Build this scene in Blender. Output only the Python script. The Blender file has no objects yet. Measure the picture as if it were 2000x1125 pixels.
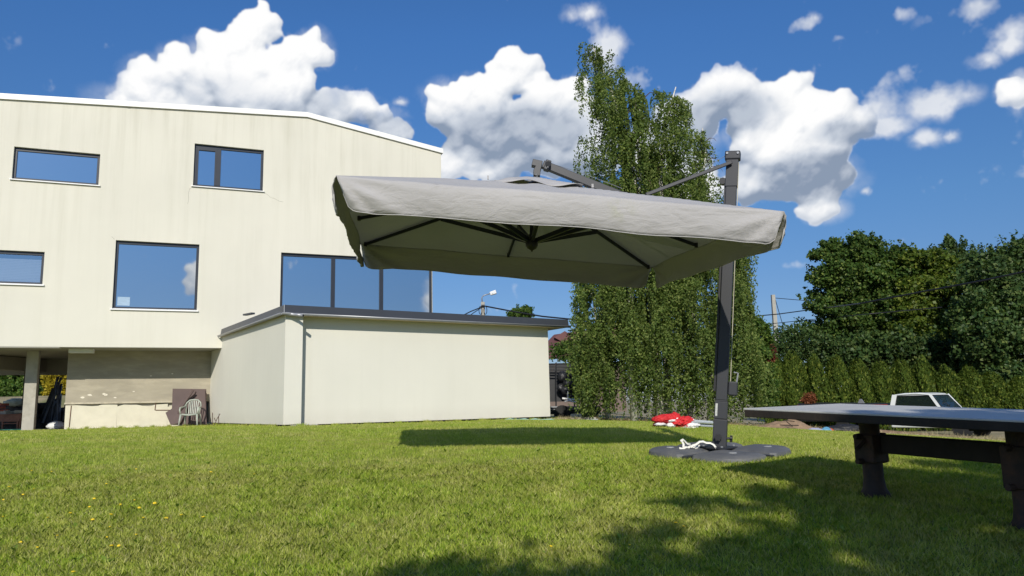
import bpy, bmesh, math, random
import numpy as np
from mathutils import Vector, Matrix, noise as mnoise

random.seed(7)
rng = np.random.default_rng(7)
scene = bpy.context.scene
COL = scene.collection

# ------------------------------------------------------------------ camera
CAMZ = 0.52
FPX = 1485.0                       # focal length in pixels of a 2000 px wide picture
CAM = np.array([0.0, 0.0, CAMZ])
up_c = np.array([-0.0222, 1.0, -0.1532]); up_c /= np.linalg.norm(up_c)
f0 = np.array([0.0, 0.0, -1.0]); fw_c = f0 - up_c * (f0 @ up_c); fw_c /= np.linalg.norm(fw_c)
rt_c = np.cross(fw_c, up_c)
RCW = np.array([rt_c, fw_c, up_c])

cam_data = bpy.data.cameras.new('camera')
cam_data.sensor_width = 36.0
cam_data.lens = 36.0 * FPX / 2000.0
cam_data.clip_start = 0.05
cam_data.clip_end = 3000.0
cam = bpy.data.objects.new('camera', cam_data)
COL.objects.link(cam)
M4 = Matrix([list(RCW[i]) + [float(CAM[i])] for i in range(3)] + [[0, 0, 0, 1]])
cam.matrix_world = M4
scene.camera = cam


def ray(px, py):
    d = RCW @ np.array([px - 1000.0, 562.5 - py, -FPX])
    return d / d[1]


def at(px, py, depth):
    """point of the place seen at a pixel of the 2000 px picture, at a distance ahead"""
    return CAM + ray(px, py) * depth


def azel(px, py):
    r = ray(px, py)
    r = r / np.linalg.norm(r)
    return math.atan2(r[0], r[1]), math.asin(r[2])

# ------------------------------------------------------------------ sun, sky, exposure
SUN_EL = math.radians(31.5)
SUN_STRENGTH = 4.3
SKY_STRENGTH = 0.115
# clear air colour correction by elevation (fraction of 90 degrees); half scale
SKY_RAMP = [(0.0, (.20, .215, .29)), (0.094, (.22, .272, .345)), (0.151, (.23, .323, .403)), (0.30, (.232, .391, .54)), (1.0, (.235, .415, .575))]
scene.view_settings.view_transform = 'Standard'
scene.view_settings.look = 'None'
scene.view_settings.gamma = 1.0
scene.view_settings.use_curve_mapping = False
scene.view_settings.exposure = 0.0

sun_data = bpy.data.lights.new('sun', 'SUN')
sun_data.energy = SUN_STRENGTH
sun_data.angle = math.radians(0.53)
sun_data.color = (1.0, 0.94, 0.83)
sun = bpy.data.objects.new('sun', sun_data)
COL.objects.link(sun)
sun.location = (0, -30, 20)
sun.rotation_euler = (math.radians(90) - SUN_EL, 0, 0)      # shines towards +Y and down

world = bpy.data.worlds.new('World')
scene.world = world
world.use_nodes = True


class NT:
    """small helper to write node trees"""
    def __init__(s, tree):
        s.t = tree; s.n = tree.nodes; s.l = tree.links

    def new(s, typ, **kw):
        nd = s.n.new(typ)
        for k, v in kw.items():
            setattr(nd, k, v)
        return nd

    def put(s, sock, v):
        if hasattr(v, 'is_output') or isinstance(v, bpy.types.NodeSocket):
            s.l.new(v, sock)
        else:
            sock.default_value = v

    def math(s, op, a, b=None, c=None, clamp=False):
        nd = s.new('ShaderNodeMath', operation=op); nd.use_clamp = clamp
        s.put(nd.inputs[0], a)
        if b is not None: s.put(nd.inputs[1], b)
        if c is not None: s.put(nd.inputs[2], c)
        return nd.outputs[0]

    def vmath(s, op, a, b=None, c=None):
        nd = s.new('ShaderNodeVectorMath', operation=op)
        s.put(nd.inputs[0], a)
        if b is not None: s.put(nd.inputs[1], b)
        if c is not None: s.put(nd.inputs[2], c)
        return nd.outputs['Value'] if op in ('LENGTH', 'DOT_PRODUCT') else nd.outputs[0]

    def noise(s, vec, scale, detail=4, rough=0.55, dist=0.0, color=False):
        nd = s.new('ShaderNodeTexNoise')
        if vec is not None: s.put(nd.inputs['Vector'], vec)
        nd.inputs['Scale'].default_value = scale
        nd.inputs['Detail'].default_value = detail
        nd.inputs['Roughness'].default_value = rough
        nd.inputs['Distortion'].default_value = dist
        return nd.outputs['Color'] if color else nd.outputs['Fac']

    def ramp(s, fac, stops, interp='LINEAR'):
        nd = s.new('ShaderNodeValToRGB')
        s.put(nd.inputs[0], fac)
        cr = nd.color_ramp; cr.interpolation = interp
        while len(cr.elements) < len(stops): cr.elements.new(0.5)
        for e, (p, c) in zip(cr.elements, stops):
            e.position = p
            e.color = (c, c, c, 1) if isinstance(c, (int, float)) else (c[0], c[1], c[2], 1)
        return nd.outputs[0]

    def mix(s, fac, a, b, typ='MIX'):
        nd = s.new('ShaderNodeMix'); nd.data_type = 'RGBA'; nd.blend_type = typ
        s.put(nd.inputs[0], fac)
        for sock, v in ((nd.inputs[6], a), (nd.inputs[7], b)):
            if isinstance(v, (tuple, list)): sock.default_value = (v[0], v[1], v[2], 1)
            else: s.l.new(v, sock)
        return nd.outputs[2]

    def maprange(s, v, a, b, c=0.0, d=1.0, smooth=False):
        nd = s.new('ShaderNodeMapRange')
        if smooth: nd.interpolation_type = 'SMOOTHSTEP'
        s.put(nd.inputs[0], v)
        for i, x in enumerate((a, b, c, d)): nd.inputs[i + 1].default_value = x
        return nd.outputs[0]


# clouds: ellipses (x, y, rx, ry, strength) measured in the photograph, turned into azimuth / elevation
CLOUDS = [(505, 58, 62, 52, 1.0), (445, 105, 80, 60, 1.0), (592, 100, 56, 52, 1.0), (370, 150, 85, 60, 1.0),
          (480, 165, 140, 85, 1.1), (298, 165, 75, 60, 1.0), (555, 150, 70, 70, 1.0), (400, 220, 210, 45, 1.0),
          (245, 190, 45, 30, .8), (640, 210, 85, 38, .9), (715, 226, 80, 32, .9), (765, 262, 60, 26, .8), (628, 108, 26, 22, .7),
          (700, 195, 50, 18, .8), (785, 203, 18, 12, .45),
          (1005, 150, 72, 60, 1.0), (935, 185, 70, 50, 1.0), (880, 210, 72, 55, 1.0), (1085, 195, 80, 58, 1.0),
          (1000, 250, 200, 75, 1.15), (960, 310, 175, 50, 1.0), (865, 320, 60, 45, .9), (1120, 290, 90, 90, 1.0),
          (940, 335, 60, 30, .9), (1130, 225, 60, 50, .9),
          (1155, 55, 45, 45, .42), (1195, 115, 40, 60, .5), (1120, 30, 30, 20, .35), (1280, 165, 60, 30, .6), (1110, 100, 16, 16, .35),
          (1405, 165, 75, 42, 1.0), (1360, 210, 90, 55, 1.0), (1450, 200, 70, 50, .9), (1540, 185, 55, 52, 1.0),
          (1605, 225, 90, 60, 1.05), (1500, 265, 115, 75, 1.1), (1570, 300, 130, 75, 1.15), (1655, 240, 80, 48, 1.0),
          (1725, 242, 55, 24, .6), (1480, 350, 110, 60, 1.0), (1590, 360, 110, 45, 1.0), (1600, 408, 66, 34, .8),
          (1700, 180, 110, 36, .6), (1770, 150, 48, 34, .6), (1840, 195, 80, 32, .55), (1300, 290, 120, 80, 1.0), (1350, 370, 90, 50, .8),
          (1557, 55, 42, 26, .62), (1625, 78, 52, 14, .5), (1748, 32, 58, 24, .6), (1900, 15, 130, 32, .6),
          (1970, 60, 80, 50, .6), (1985, 185, 50, 45, .7), (1930, 115, 60, 24, .45), (1805, 272, 46, 28, .6), (1856, 268, 30, 16, .42),
          (1690, 210, 120, 50, .66), (1740, 160, 60, 40, .6), (1830, 200, 90, 40, .62), (1880, 25, 110, 40, .66), (1960, 90, 60, 40, .6), (1720, 245, 80, 36, .66), (1570, 50, 46, 26, .66), (1180, 90, 60, 60, .6), (1260, 150, 80, 46, .66), (1150, 30, 40, 26, .5), (1990, 175, 40, 50, .66), (1545, 520, 75, 16, .38), (1575, 595, 50, 16, .4), (1695, 370, 12, 10, .4)]
GREYS = [(1010, 262, 175, 62, 1.0), (1090, 320, 120, 50, .9), (880, 270, 80, 40, .8), (1590, 345, 130, 50, 1.0), (1650, 262, 80, 28, .8),
         (1410, 225, 105, 50, 1.0), (1340, 260, 90, 60, 1.0), (1440, 330, 60, 40, .5), (740, 245, 80, 26, .9), (640, 200, 50, 30, .8), (430, 185, 120, 45, .38),
         (520, 205, 70, 30, .42), (1900, 20, 130, 50, .6), (1800, 200, 100, 50, .4), (1500, 390, 80, 30, .7)]
CLOUDS_AZEL = []
for (x, y, rx, ry, s_) in CLOUDS:
    a, e = azel(x, y); a1, _ = azel(x + rx, y); _, e1 = azel(x, y - ry)
    CLOUDS_AZEL.append((a, e, abs(a1 - a), abs(e1 - e), s_))
# the sky behind the photographer: a few scattered clouds (one of them is mirrored in the big window)
for (a, e, ra, re, s_) in ((157.9, 9.3, 2.3, 1.7, .9), (156.9, 11.3, 1.6, 1.7, .9), (141.0, 7.6, 1.9, 2.3, .72), (128, 12, 8, 5, 1), (112, 14, 12, 6, .9),
                           (-150, 16, 14, 6, 1), (-120, 12, 16, 6, 1), (-85, 18, 12, 7, 1), (75, 16, 12, 6, 1), (-160, 50, 14, 7, .8), (100, 48, 14, 8, .8)):
    CLOUDS_AZEL.append(tuple(math.radians(v) for v in (a, e, ra, re)) + (s_,))
GREYS_AZEL = []
for (x, y, rx, ry, s_) in GREYS:
    a, e = azel(x, y); a1, _ = azel(x + rx, y); _, e1 = azel(x, y - ry)
    GREYS_AZEL.append((a, e, abs(a1 - a), abs(e1 - e), s_))


# ---- cloud picture of the whole sky (azimuth x elevation), worked out from heaps of round puffs lit by the sun
CW, CH_ = 5400, 900                     # 360 x 60 degrees
DEG = CW / 360.0
crng = np.random.default_rng(23)


def vnoise(shape, cell, seed):
    """smooth value noise on a grid, cell in pixels"""
    r = np.random.default_rng(seed)
    h, w = shape; gh, gw = int(h / cell) + 3, int(w / cell) + 3
    G = r.random((gh, gw), dtype=np.float32)
    y = np.arange(h, dtype=np.float32) / cell; x = np.arange(w, dtype=np.float32) / cell
    yi = y.astype(int); xi = x.astype(int); fy = y - yi; fx = x - xi
    fy = fy * fy * (3 - 2 * fy); fx = fx * fx * (3 - 2 * fx)
    R0 = G[yi] * (1 - fy)[:, None] + G[yi + 1] * fy[:, None]
    return R0[:, xi] * (1 - fx) + R0[:, xi + 1] * fx


def fbm(shape, cell, octs, seed, gain=.5):
    a = np.zeros(shape, np.float32); amp = 1.0; tot_ = 0
    for o in range(octs):
        if cell < 1.5: break
        a += amp * vnoise(shape, cell, seed + o * 17); tot_ += amp; amp *= gain; cell /= 2.03
    return a / tot_


def boxblur(a, r):
    for ax in (0, 1):
        for _ in range(2):
            c = np.cumsum(np.pad(a, [(r + 1, r) if i == ax else (0, 0) for i in (0, 1)], mode='edge'), axis=ax, dtype=np.float64)
            n = a.shape[ax]
            a = ((c[2 * r + 1:] - c[:n]) if ax == 0 else (c[:, 2 * r + 1:] - c[:, :n])) / (2 * r + 1)
    return a.astype(np.float32)


def make_clouds(clouds, greys):
    H = np.full((CH_, CW), -50.0, np.float32)            # height towards the viewer, in pixels
    soft = np.zeros((CH_, CW), np.float32)
    grey = np.zeros((CH_, CW), np.float32)

    def pos(a, e): return (math.degrees(a) + 180) * DEG, math.degrees(e) * DEG

    def puff(x, y, z, rx, ry, rz=None):
        rz = rz or min(rx, ry)
        x0, x1 = max(int(x - rx), 0), min(int(x + rx) + 2, CW); y0, y1 = max(int(y - ry), 0), min(int(y + ry) + 2, CH_)
        if x0 >= x1 or y0 >= y1: return
        X = (np.arange(x0, x1, dtype=np.float32) - x) / rx; Y = (np.arange(y0, y1, dtype=np.float32) - y) / ry
        q = 1 - X[None, :] ** 2 - Y[:, None] ** 2
        h = np.where(q > 0, z + rz * np.sqrt(np.maximum(q, 0)), -50)
        np.maximum(H[y0:y1, x0:x1], h, out=H[y0:y1, x0:x1])
    for (a, e, ra, re, s_) in clouds:
        x, y = pos(a, e); rx, ry = math.degrees(ra) * DEG * .93, math.degrees(re) * DEG * .93
        # soft field for wisps
        X0, X1 = max(int(x - rx * 1.6), 0), min(int(x + rx * 1.6), CW); Y0, Y1 = max(int(y - ry * 1.6), 0), min(int(y + ry * 1.6), CH_)
        X = (np.arange(X0, X1) - x) / rx; Y = (np.arange(Y0, Y1) - y) / ry
        f = np.clip(1.25 - np.sqrt(X[None, :] ** 2 + Y[:, None] ** 2), 0, 1) * (min(1, s_ * 1.1) if s_ < .68 else .55)
        soft[Y0:Y1, X0:X1] = np.maximum(soft[Y0:Y1, X0:X1], f)
        if s_ < .68: continue
        rx *= .92; ry *= .92; R = min(rx, ry)
        puff(x, y, 0, rx * .82, ry * .80, R * .8)
        n1 = int(10 + 26 * max(rx, ry) / 60)
        for k in range(n1):
            t = crng.uniform(0, 2 * math.pi); u = crng.uniform(.35, .92)
            px_, py_ = x + rx * u * math.cos(t), y + ry * u * math.sin(t)
            if math.sin(t) < 0: u *= .9
            r1 = R * crng.uniform(.16, .36)
            z1 = R * .8 * math.sqrt(max(0, 1 - u * u)) - r1 * .35
            puff(px_, py_, z1, r1 * crng.uniform(1, 1.3), r1)
            for j in range(9):
                t2 = crng.uniform(0, 2 * math.pi); u2 = crng.uniform(.3, 1.0)
                r2 = r1 * crng.uniform(.22, .45)
                p2, q2 = px_ + r1 * u2 * math.cos(t2) * 1.1, py_ + r1 * u2 * math.sin(t2)
                z2 = z1 + r1 * math.sqrt(max(0, 1 - u2 * u2)) - r2 * .4
                puff(p2, q2, z2, r2 * 1.15, r2)
                for m in range(3):
                    t3 = crng.uniform(0, 2 * math.pi); r3 = r2 * crng.uniform(.25, .5)
                    puff(p2 + r2 * .8 * math.cos(t3), q2 + r2 * .8 * math.sin(t3), z2 + r2 * .4, r3 * 1.1, r3)
    for (a, e, ra, re, s_) in greys:
        x, y = pos(a, e); rx, ry = math.degrees(ra) * DEG, math.degrees(re) * DEG
        X0, X1 = max(int(x - rx * 1.5), 0), min(int(x + rx * 1.5), CW); Y0, Y1 = max(int(y - ry * 1.5), 0), min(int(y + ry * 1.5), CH_)
        X = (np.arange(X0, X1) - x) / rx; Y = (np.arange(Y0, Y1) - y) / ry
        r = np.sqrt(X[None, :] ** 2 + Y[:, None] ** 2)
        f = np.clip((1.45 - r) / 1.1, 0, 1); f = f * f * (3 - 2 * f) * s_
        grey[Y0:Y1, X0:X1] = np.maximum(grey[Y0:Y1, X0:X1], f)
    sh = (CH_, CW)
    n_fine = fbm(sh, 26, 5, 5, .6); n_mid = fbm(sh, 70, 6, 9, .58); n_mid2 = fbm(sh, 120, 4, 19, .5); n_warp1 = fbm(sh, 34, 4, 31, .55) - .5; n_warp2 = fbm(sh, 34, 4, 57, .55) - .5
    # warp everything so no outline stays round
    yy, xx = np.meshgrid(np.arange(CH_), np.arange(CW), indexing='ij')
    amp = 13.0
    sx = np.clip(xx + n_warp1 * amp, 0, CW - 1).astype(np.int32); sy = np.clip(yy + n_warp2 * amp, 0, CH_ - 1).astype(np.int32)
    H = H[sy, sx]; grey = grey[sy, sx]; soft = soft[sy, sx]
    cover = (H > -20).astype(np.float32)
    Hs = np.where(H > -20, H, -6)
    Hb1 = boxblur(Hs, 2); Hs2 = Hb1 + (n_fine - .5) * 7.0 + (n_mid - .5) * 9
    gy, gx = np.gradient(Hs2); gyb, gxb = np.gradient(boxblur(Hs2, 7))
    gy = gy * .38 + gyb * .75; gx = gx * .38 + gxb * .75
    inv = 1 / np.sqrt(1 + gx * gx + gy * gy)
    # normal (-gx, -gy, 1); rows grow upwards with elevation; sun high behind the viewer
    Lx, Ly, Lz = -.18, .55, .82
    lam = np.clip((-gx * Lx - gy * Ly + Lz) * inv, 0, 1)
    ao = np.clip((boxblur(Hs2, 14) - Hs2) / 26, -.25, 1)
    ao2 = np.clip((boxblur(Hs2, 4) - Hs2) / 9, -.3, 1)
    g_ = np.clip(grey * (.50 + 1.1 * n_mid) , 0, 1)
    lum = .64 + .42 * lam - .20 * np.clip(ao, 0, 1) - .11 * np.clip(ao2, 0, 1) + .05 * (n_fine - .5)
    lum = np.clip(lum, .50, 1.03)
    lum = lum - g_ * .44
    cv = boxblur(cover, 2)
    a_hard = np.clip((cv + (n_fine - .5) * 1.1 - .30) / .34, 0, 1); a_hard = a_hard * a_hard * (3 - 2 * a_hard)
    n_w = fbm(sh, 90, 7, 77, .62)
    a_soft = np.clip((soft * 1.15 + (n_w - .5) * 2.4 + (n_fine - .5) * .7 - .20) / .62, 0, 1) * np.clip(soft * 2.0, 0, 1)
    a_soft = a_soft * .86
    cvs = boxblur(cover, 7)
    a_wide = np.clip((cvs + (n_fine - .5) * 1.1 + (n_mid - .5) * .5 - .30) / .62, 0, 1)
    wsel = np.clip((n_mid2 - .52) * 5 + grey * .55 + (np.arange(CW)[None, :] > (180 + 17) * DEG) * .25, 0, .9)
    a_hard = a_hard * (1 - wsel) + a_wide * wsel
    alpha = np.maximum(a_hard, a_soft)
    lum = np.where(cv > .3, lum, np.maximum(lum, .80))
    thinlum = .86 + .15 * (n_mid - .5) * 2
    k = np.clip(cv * 1.5, 0, 1)
    lum = lum * k + thinlum * (1 - k) - (1 - k) * g_ * .15
    t = np.clip((lum - .40) / .58, 0, 1)[..., None]
    lo = np.array((.26, .325, .44), np.float32); md = np.array((.62, .67, .75), np.float32); hi = np.array((1.0, 1.0, 1.0), np.float32)
    col = np.where(t < .5, lo + (md - lo) * t * 2, md + (hi - md) * (t * 2 - 1))
    # nothing near the horizon haze
    fade = np.clip(np.arange(CH_) / (DEG * 2.0), 0, 1)[:, None]
    alpha = alpha * fade
    return np.concatenate([col, alpha[..., None]], 2).astype(np.float32)


def build_world():
    g = NT(world.node_tree)
    for n in list(g.n): g.n.remove(n)
    out = g.new('ShaderNodeOutputWorld'); bg = g.new('ShaderNodeBackground')
    g.l.new(bg.outputs[0], out.inputs[0])
    sky = g.new('ShaderNodeTexSky'); sky.sky_type = 'NISHITA'
    sky.sun_disc = False; sky.sun_elevation = SUN_EL; sky.sun_rotation = math.pi
    sky.altitude = 200; sky.air_density = 1.0; sky.dust_density = 0.15; sky.ozone_density = 4.0
    tc = g.new('ShaderNodeTexCoord')
    sep = g.new('ShaderNodeSeparateXYZ'); g.l.new(tc.outputs['Generated'], sep.inputs[0])
    az = g.math('ARCTAN2', sep.outputs[0], sep.outputs[1])
    el = g.math('ARCSINE', sep.outputs[2])
    C = make_clouds(CLOUDS_AZEL, GREYS_AZEL)
    im = bpy.data.images.new('clouds', CW, CH_, alpha=True, float_buffer=False)
    im.colorspace_settings.name = 'Non-Color'; im.alpha_mode = 'CHANNEL_PACKED'
    im.pixels.foreach_set(np.clip(C, 0, 1).ravel()); im.update(); im.pack()
    comb = g.new('ShaderNodeCombineXYZ')
    g.l.new(g.math('MULTIPLY_ADD', az, 1 / (2 * math.pi), 0.5), comb.inputs[0])
    g.l.new(g.math('MULTIPLY', el, 180 / math.pi / (CH_ / DEG)), comb.inputs[1])
    ti = g.new('ShaderNodeTexImage'); ti.image = im; ti.extension = 'CLIP'; ti.interpolation = 'Cubic'
    g.l.new(comb.outputs[0], ti.inputs[0])
    inv = 1.0 / SKY_STRENGTH
    ccol = g.vmath('MULTIPLY', ti.outputs[0], (inv, inv, inv))
    tint = g.ramp(g.math('MULTIPLY', el, 2 / math.pi), SKY_RAMP)
    skyc = g.vmath('MULTIPLY', g.vmath('MULTIPLY', sky.outputs[0], tint), (2, 2, 2))
    fin = g.mix(ti.outputs[1], skyc, ccol)
    g.l.new(fin, bg.inputs[0]); bg.inputs[1].default_value = SKY_STRENGTH
    world.cycles.sampling_method = 'MANUAL'
    world.cycles.sample_map_resolution = 512


build_world()

# ------------------------------------------------------------------ materials
MATS = {}


def mat(name, col, rough=0.6, metal=0.0, var=0.0, vscale=3.0, bump=0.0, bscale=40.0, spec=0.5, stretch=(1, 1, 1), dirt=None, dirt_amt=0.0, dirt_scale=1.0, coords='Object'):
    if name in MATS: return MATS[name]
    m = bpy.data.materials.new(name); m.use_nodes = True
    g = NT(m.node_tree)
    b = g.n['Principled BSDF']
    b.inputs['Roughness'].default_value = rough
    b.inputs['Metallic'].default_value = metal
    b.inputs['Specular IOR Level'].default_value = spec
    tc = g.new('ShaderNodeTexCoord')
    v = g.vmath('MULTIPLY', tc.outputs[coords], stretch)
    c = None
    if var > 0:
        n = g.noise(v, vscale, 6, 0.6)
        lo = tuple(x * (1 - var) for x in col); hi = tuple(min(1, x * (1 + var)) for x in col)
        c = g.ramp(n, [(0.3, lo), (0.7, hi)])
    if dirt is not None:
        n2 = g.noise(v, dirt_scale, 8, 0.65)
        f = g.math('MULTIPLY', g.maprange(n2, 0.48, 0.72), dirt_amt)
        c = g.mix(f, c if c is not None else col, dirt)
    if c is not None: g.l.new(c, b.inputs['Base Color'])
    else: b.inputs['Base Color'].default_value = (*col, 1)
    if bump > 0:
        n3 = g.noise(v, bscale, 5, 0.6)
        bp = g.new('ShaderNodeBump'); bp.inputs['Strength'].default_value = 1.0; bp.inputs['Distance'].default_value = bump
        g.l.new(n3, bp.inputs['Height']); g.l.new(bp.outputs[0], b.inputs['Normal'])
    MATS[name] = m
    return m


def plaster(name, col, streak):
    m = bpy.data.materials.new(name); m.use_nodes = True
    g = NT(m.node_tree); b = g.n['Principled BSDF']
    b.inputs['Roughness'].default_value = 0.9; b.inputs['Specular IOR Level'].default_value = 0.2
    tc = g.new('ShaderNodeTexCoord'); o = tc.outputs['Object']
    sep = g.new('ShaderNodeSeparateXYZ'); g.l.new(o, sep.inputs[0])
    cloudy = g.noise(o, 0.35, 5, 0.55)
    c = g.ramp(cloudy, [(0.3, tuple(x * 0.95 for x in col)), (0.7, tuple(min(1, x * 1.03) for x in col))])
    # rain streaks that run down from the roof edge
    st = g.noise(g.vmath('MULTIPLY', o, (4.2, 4.2, 0.16)), 1.0, 8, 0.68)
    st2 = g.noise(g.vmath('MULTIPLY', o, (1.1, 1.1, 0.22)), 1.0, 4, 0.6)
    st3 = g.noise(g.vmath('MULTIPLY', o, (14.0, 14.0, 0.5)), 1.0, 5, 0.7)
    hi = g.maprange(sep.outputs[2], 4.5, 10.6, 0.30, 1.0)
    f = g.math('MULTIPLY', g.maprange(st, 0.44, 0.74), g.maprange(st2, 0.32, 0.62))
    f = g.math('MULTIPLY', g.math('MULTIPLY', f, hi), streak)
    c = g.mix(f, c, (0.40, 0.385, 0.29))
    f3 = g.math('MULTIPLY', g.math('MULTIPLY', g.maprange(st3, 0.62, 0.85), hi), streak * 0.55)
    c = g.mix(f3, c, (0.30, 0.31, 0.22))
    # splash dirt near the ground
    low = g.maprange(sep.outputs[2], 0.55, 0.1, 0, 0.35)
    low = g.math('MULTIPLY', low, g.noise(o, 2.5, 6, 0.7))
    c = g.mix(low, c, (0.36, 0.33, 0.26))
    g.l.new(c, b.inputs['Base Color'])
    bp = g.new('ShaderNodeBump'); bp.inputs['Distance'].default_value = 0.003
    g.l.new(g.noise(o, 55.0, 3, 0.6), bp.inputs['Height']); g.l.new(bp.outputs[0], b.inputs['Normal'])
    MATS[name] = m
    return m


def leafmat(name, c1, c2, c3=None, trans=0.35, rough=0.5, patch=0.6):
    m = bpy.data.materials.new(name); m.use_nodes = True
    g = NT(m.node_tree); b = g.n['Principled BSDF']; out = g.n['Material Output']
    geo = g.new('ShaderNodeNewGeometry')
    rpi = geo.outputs['Random Per Island']
    c = g.ramp(rpi, [(0.0, c1), (0.75, c2), (1.0, c3 or c2)])
    tc = g.new('ShaderNodeTexCoord')
    n = g.noise(tc.outputs['Object'], patch, 3, 0.6)
    c = g.mix(1.0, c, g.ramp(n, [(0.3, 0.72), (0.7, 1.25)]), 'MULTIPLY')
    g.l.new(c, b.inputs['Base Color'])
    b.inputs['Roughness'].default_value = rough
    b.inputs['Specular IOR Level'].default_value = 0.18
    tr = g.new('ShaderNodeBsdfTranslucent'); g.l.new(g.mix(1.0, c, (1.3, 1.35, 0.6), 'MULTIPLY'), tr.inputs[0])
    mx = g.new('ShaderNodeMixShader'); mx.inputs[0].default_value = trans
    g.l.new(b.outputs[0], mx.inputs[1]); g.l.new(tr.outputs[0], mx.inputs[2]); g.l.new(mx.outputs[0], out.inputs[0])
    MATS[name] = m
    return m


def glassmat(name, refl=0.6, tint=(0.93, 0.97, 1.0), inner=(0.012, 0.02, 0.035), through=False):
    m = bpy.data.materials.new(name); m.use_nodes = True
    g = NT(m.node_tree); b = g.n['Principled BSDF']; out = g.n['Material Output']
    b.inputs['Base Color'].default_value = (*inner, 1); b.inputs['Roughness'].default_value = 0.25
    gl = g.new('ShaderNodeBsdfGlossy'); gl.inputs['Color'].default_value = (*tint, 1); gl.inputs['Roughness'].default_value = 0.012
    tc = g.new('ShaderNodeTexCoord')
    bp = g.new('ShaderNodeBump'); bp.inputs['Distance'].default_value = 0.0025; bp.inputs['Strength'].default_value = 1.0
    g.l.new(g.noise(tc.outputs['Object'], 0.9, 1, 0.5), bp.inputs['Height']); g.l.new(bp.outputs[0], gl.inputs['Normal'])
    mx = g.new('ShaderNodeMixShader')
    mx.inputs[0].default_value = refl
    g.l.new(b.outputs[0], mx.inputs[1]); g.l.new(gl.outputs[0], mx.inputs[2]); g.l.new(mx.outputs[0], out.inputs[0])
    if through:
        tb = g.new('ShaderNodeBsdfTransparent'); g.l.new(tb.outputs[0], mx.inputs[1])
    MATS[name] = m
    return m


# ------------------------------------------------------------------ mesh helpers
class MB:
    def __init__(s): s.v = []; s.f = []

    def add(s, vs, fs):
        o = len(s.v); s.v += [tuple(map(float, p)) for p in vs]; s.f += [tuple(i + o for i in q) for q in fs]
        return s

    def box(s, c, size, R=None):
        hx, hy, hz = [x / 2 for x in size]
        P = np.array([[x, y, z] for x in (-hx, hx) for y in (-hy, hy) for z in (-hz, hz)])
        if R is not None: P = P @ np.asarray(R).T
        P = P + np.asarray(c)
        return s.add(P, [(0, 1, 3, 2), (4, 6, 7, 5), (0, 4, 5, 1), (2, 3, 7, 6), (0, 2, 6, 4), (1, 5, 7, 3)])

    def box2(s, a, b):
        a = np.asarray(a, float); b = np.asarray(b, float)
        return s.box((a + b) / 2, np.abs(b - a))

    def beam(s, p0, p1, w, h, up=(0, 0, 1), w1=None, h1=None):
        p0 = np.asarray(p0, float); p1 = np.asarray(p1, float)
        d = p1 - p0; d /= np.linalg.norm(d); up = np.asarray(up, float)
        sd = np.cross(d, up)
        if np.linalg.norm(sd) < 1e-4: sd = np.cross(d, (1, 0, 0))
        sd /= np.linalg.norm(sd); u = np.cross(sd, d)
        w1 = w if w1 is None else w1; h1 = h if h1 is None else h1
        P = []
        for p, ww, hh in ((p0, w, h), (p1, w1, h1)):
            for a, b in ((-1, -1), (1, -1), (1, 1), (-1, 1)): P.append(p + sd * a * ww / 2 + u * b * hh / 2)
        return s.add(P, [(0, 1, 2, 3), (7, 6, 5, 4), (0, 4, 5, 1), (1, 5, 6, 2), (2, 6, 7, 3), (3, 7, 4, 0)])

    def tube(s, pts, r, n=8, caps=True):
        pts = [np.asarray(p, float) for p in pts]
        rr = r if isinstance(r, (list, tuple, np.ndarray)) else [r] * len(pts)
        o = len(s.v); prev = None
        for i, p in enumerate(pts):
            d = (pts[min(i + 1, len(pts) - 1)] - pts[max(i - 1, 0)]); d = d / (np.linalg.norm(d) + 1e-9)
            if prev is None:
                a = np.cross(d, (0, 0, 1))
                if np.linalg.norm(a) < 1e-3: a = np.cross(d, (1, 0, 0))
            else:
                a = prev - d * (prev @ d)
            a /= np.linalg.norm(a); prev = a; b = np.cross(d, a)
            for k in range(n):
                t = 2 * math.pi * k / n
                q = p + (a * math.cos(t) + b * math.sin(t)) * rr[i]
                s.v.append(tuple(map(float, q)))
        for i in range(len(pts) - 1):
            for k in range(n):
                k2 = (k + 1) % n
                s.f.append((o + i * n + k, o + i * n + k2, o + (i + 1) * n + k2, o + (i + 1) * n + k))
        if caps:
            s.f.append(tuple(o + k for k in range(n))[::-1]); s.f.append(tuple(o + (len(pts) - 1) * n + k for k in range(n)))
        return s

    def lathe(s, prof, c, n=16, axis=None):
        """prof: (r, z) pairs around a vertical axis at c"""
        o = len(s.v); c = np.asarray(c, float)
        for (r, z) in prof:
            for k in range(n):
                t = 2 * math.pi * k / n
                s.v.append(tuple(c + np.array([r * math.cos(t), r * math.sin(t), z])))
        for i in range(len(prof) - 1):
            for k in range(n):
                k2 = (k + 1) % n
                s.f.append((o + i * n + k, o + i * n + k2, o + (i + 1) * n + k2, o + (i + 1) * n + k))
        s.f.append(tuple(o + k for k in range(n))[::-1]); s.f.append(tuple(o + (len(prof) - 1) * n + k for k in range(n)))
        return s

    def prism(s, poly, ex):
        """poly: 3-D points of a planar outline, extruded by vector ex"""
        n = len(poly); P = [np.asarray(p, float) for p in poly]; ex = np.asarray(ex, float)
        return s.add(P + [p + ex for p in P],
                     [tuple(range(n))[::-1], tuple(range(n, 2 * n))] + [(i, (i + 1) % n, (i + 1) % n + n, i + n) for i in range(n)])

    def grid(s, G, closed=False):
        """G: array (a, b, 3)"""
        G = np.asarray(G, float); a, b = G.shape[:2]
        return s.add(G.reshape(-1, 3), [(i * b + j, (i + 1) * b + j, (i + 1) * b + j + 1, i * b + j + 1) for i in range(a - 1) for j in range(b - 1)])


def new_mesh(name, v, f):
    me = bpy.data.meshes.new(name); me.from_pydata(v, [], f); me.update()
    return me


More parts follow.
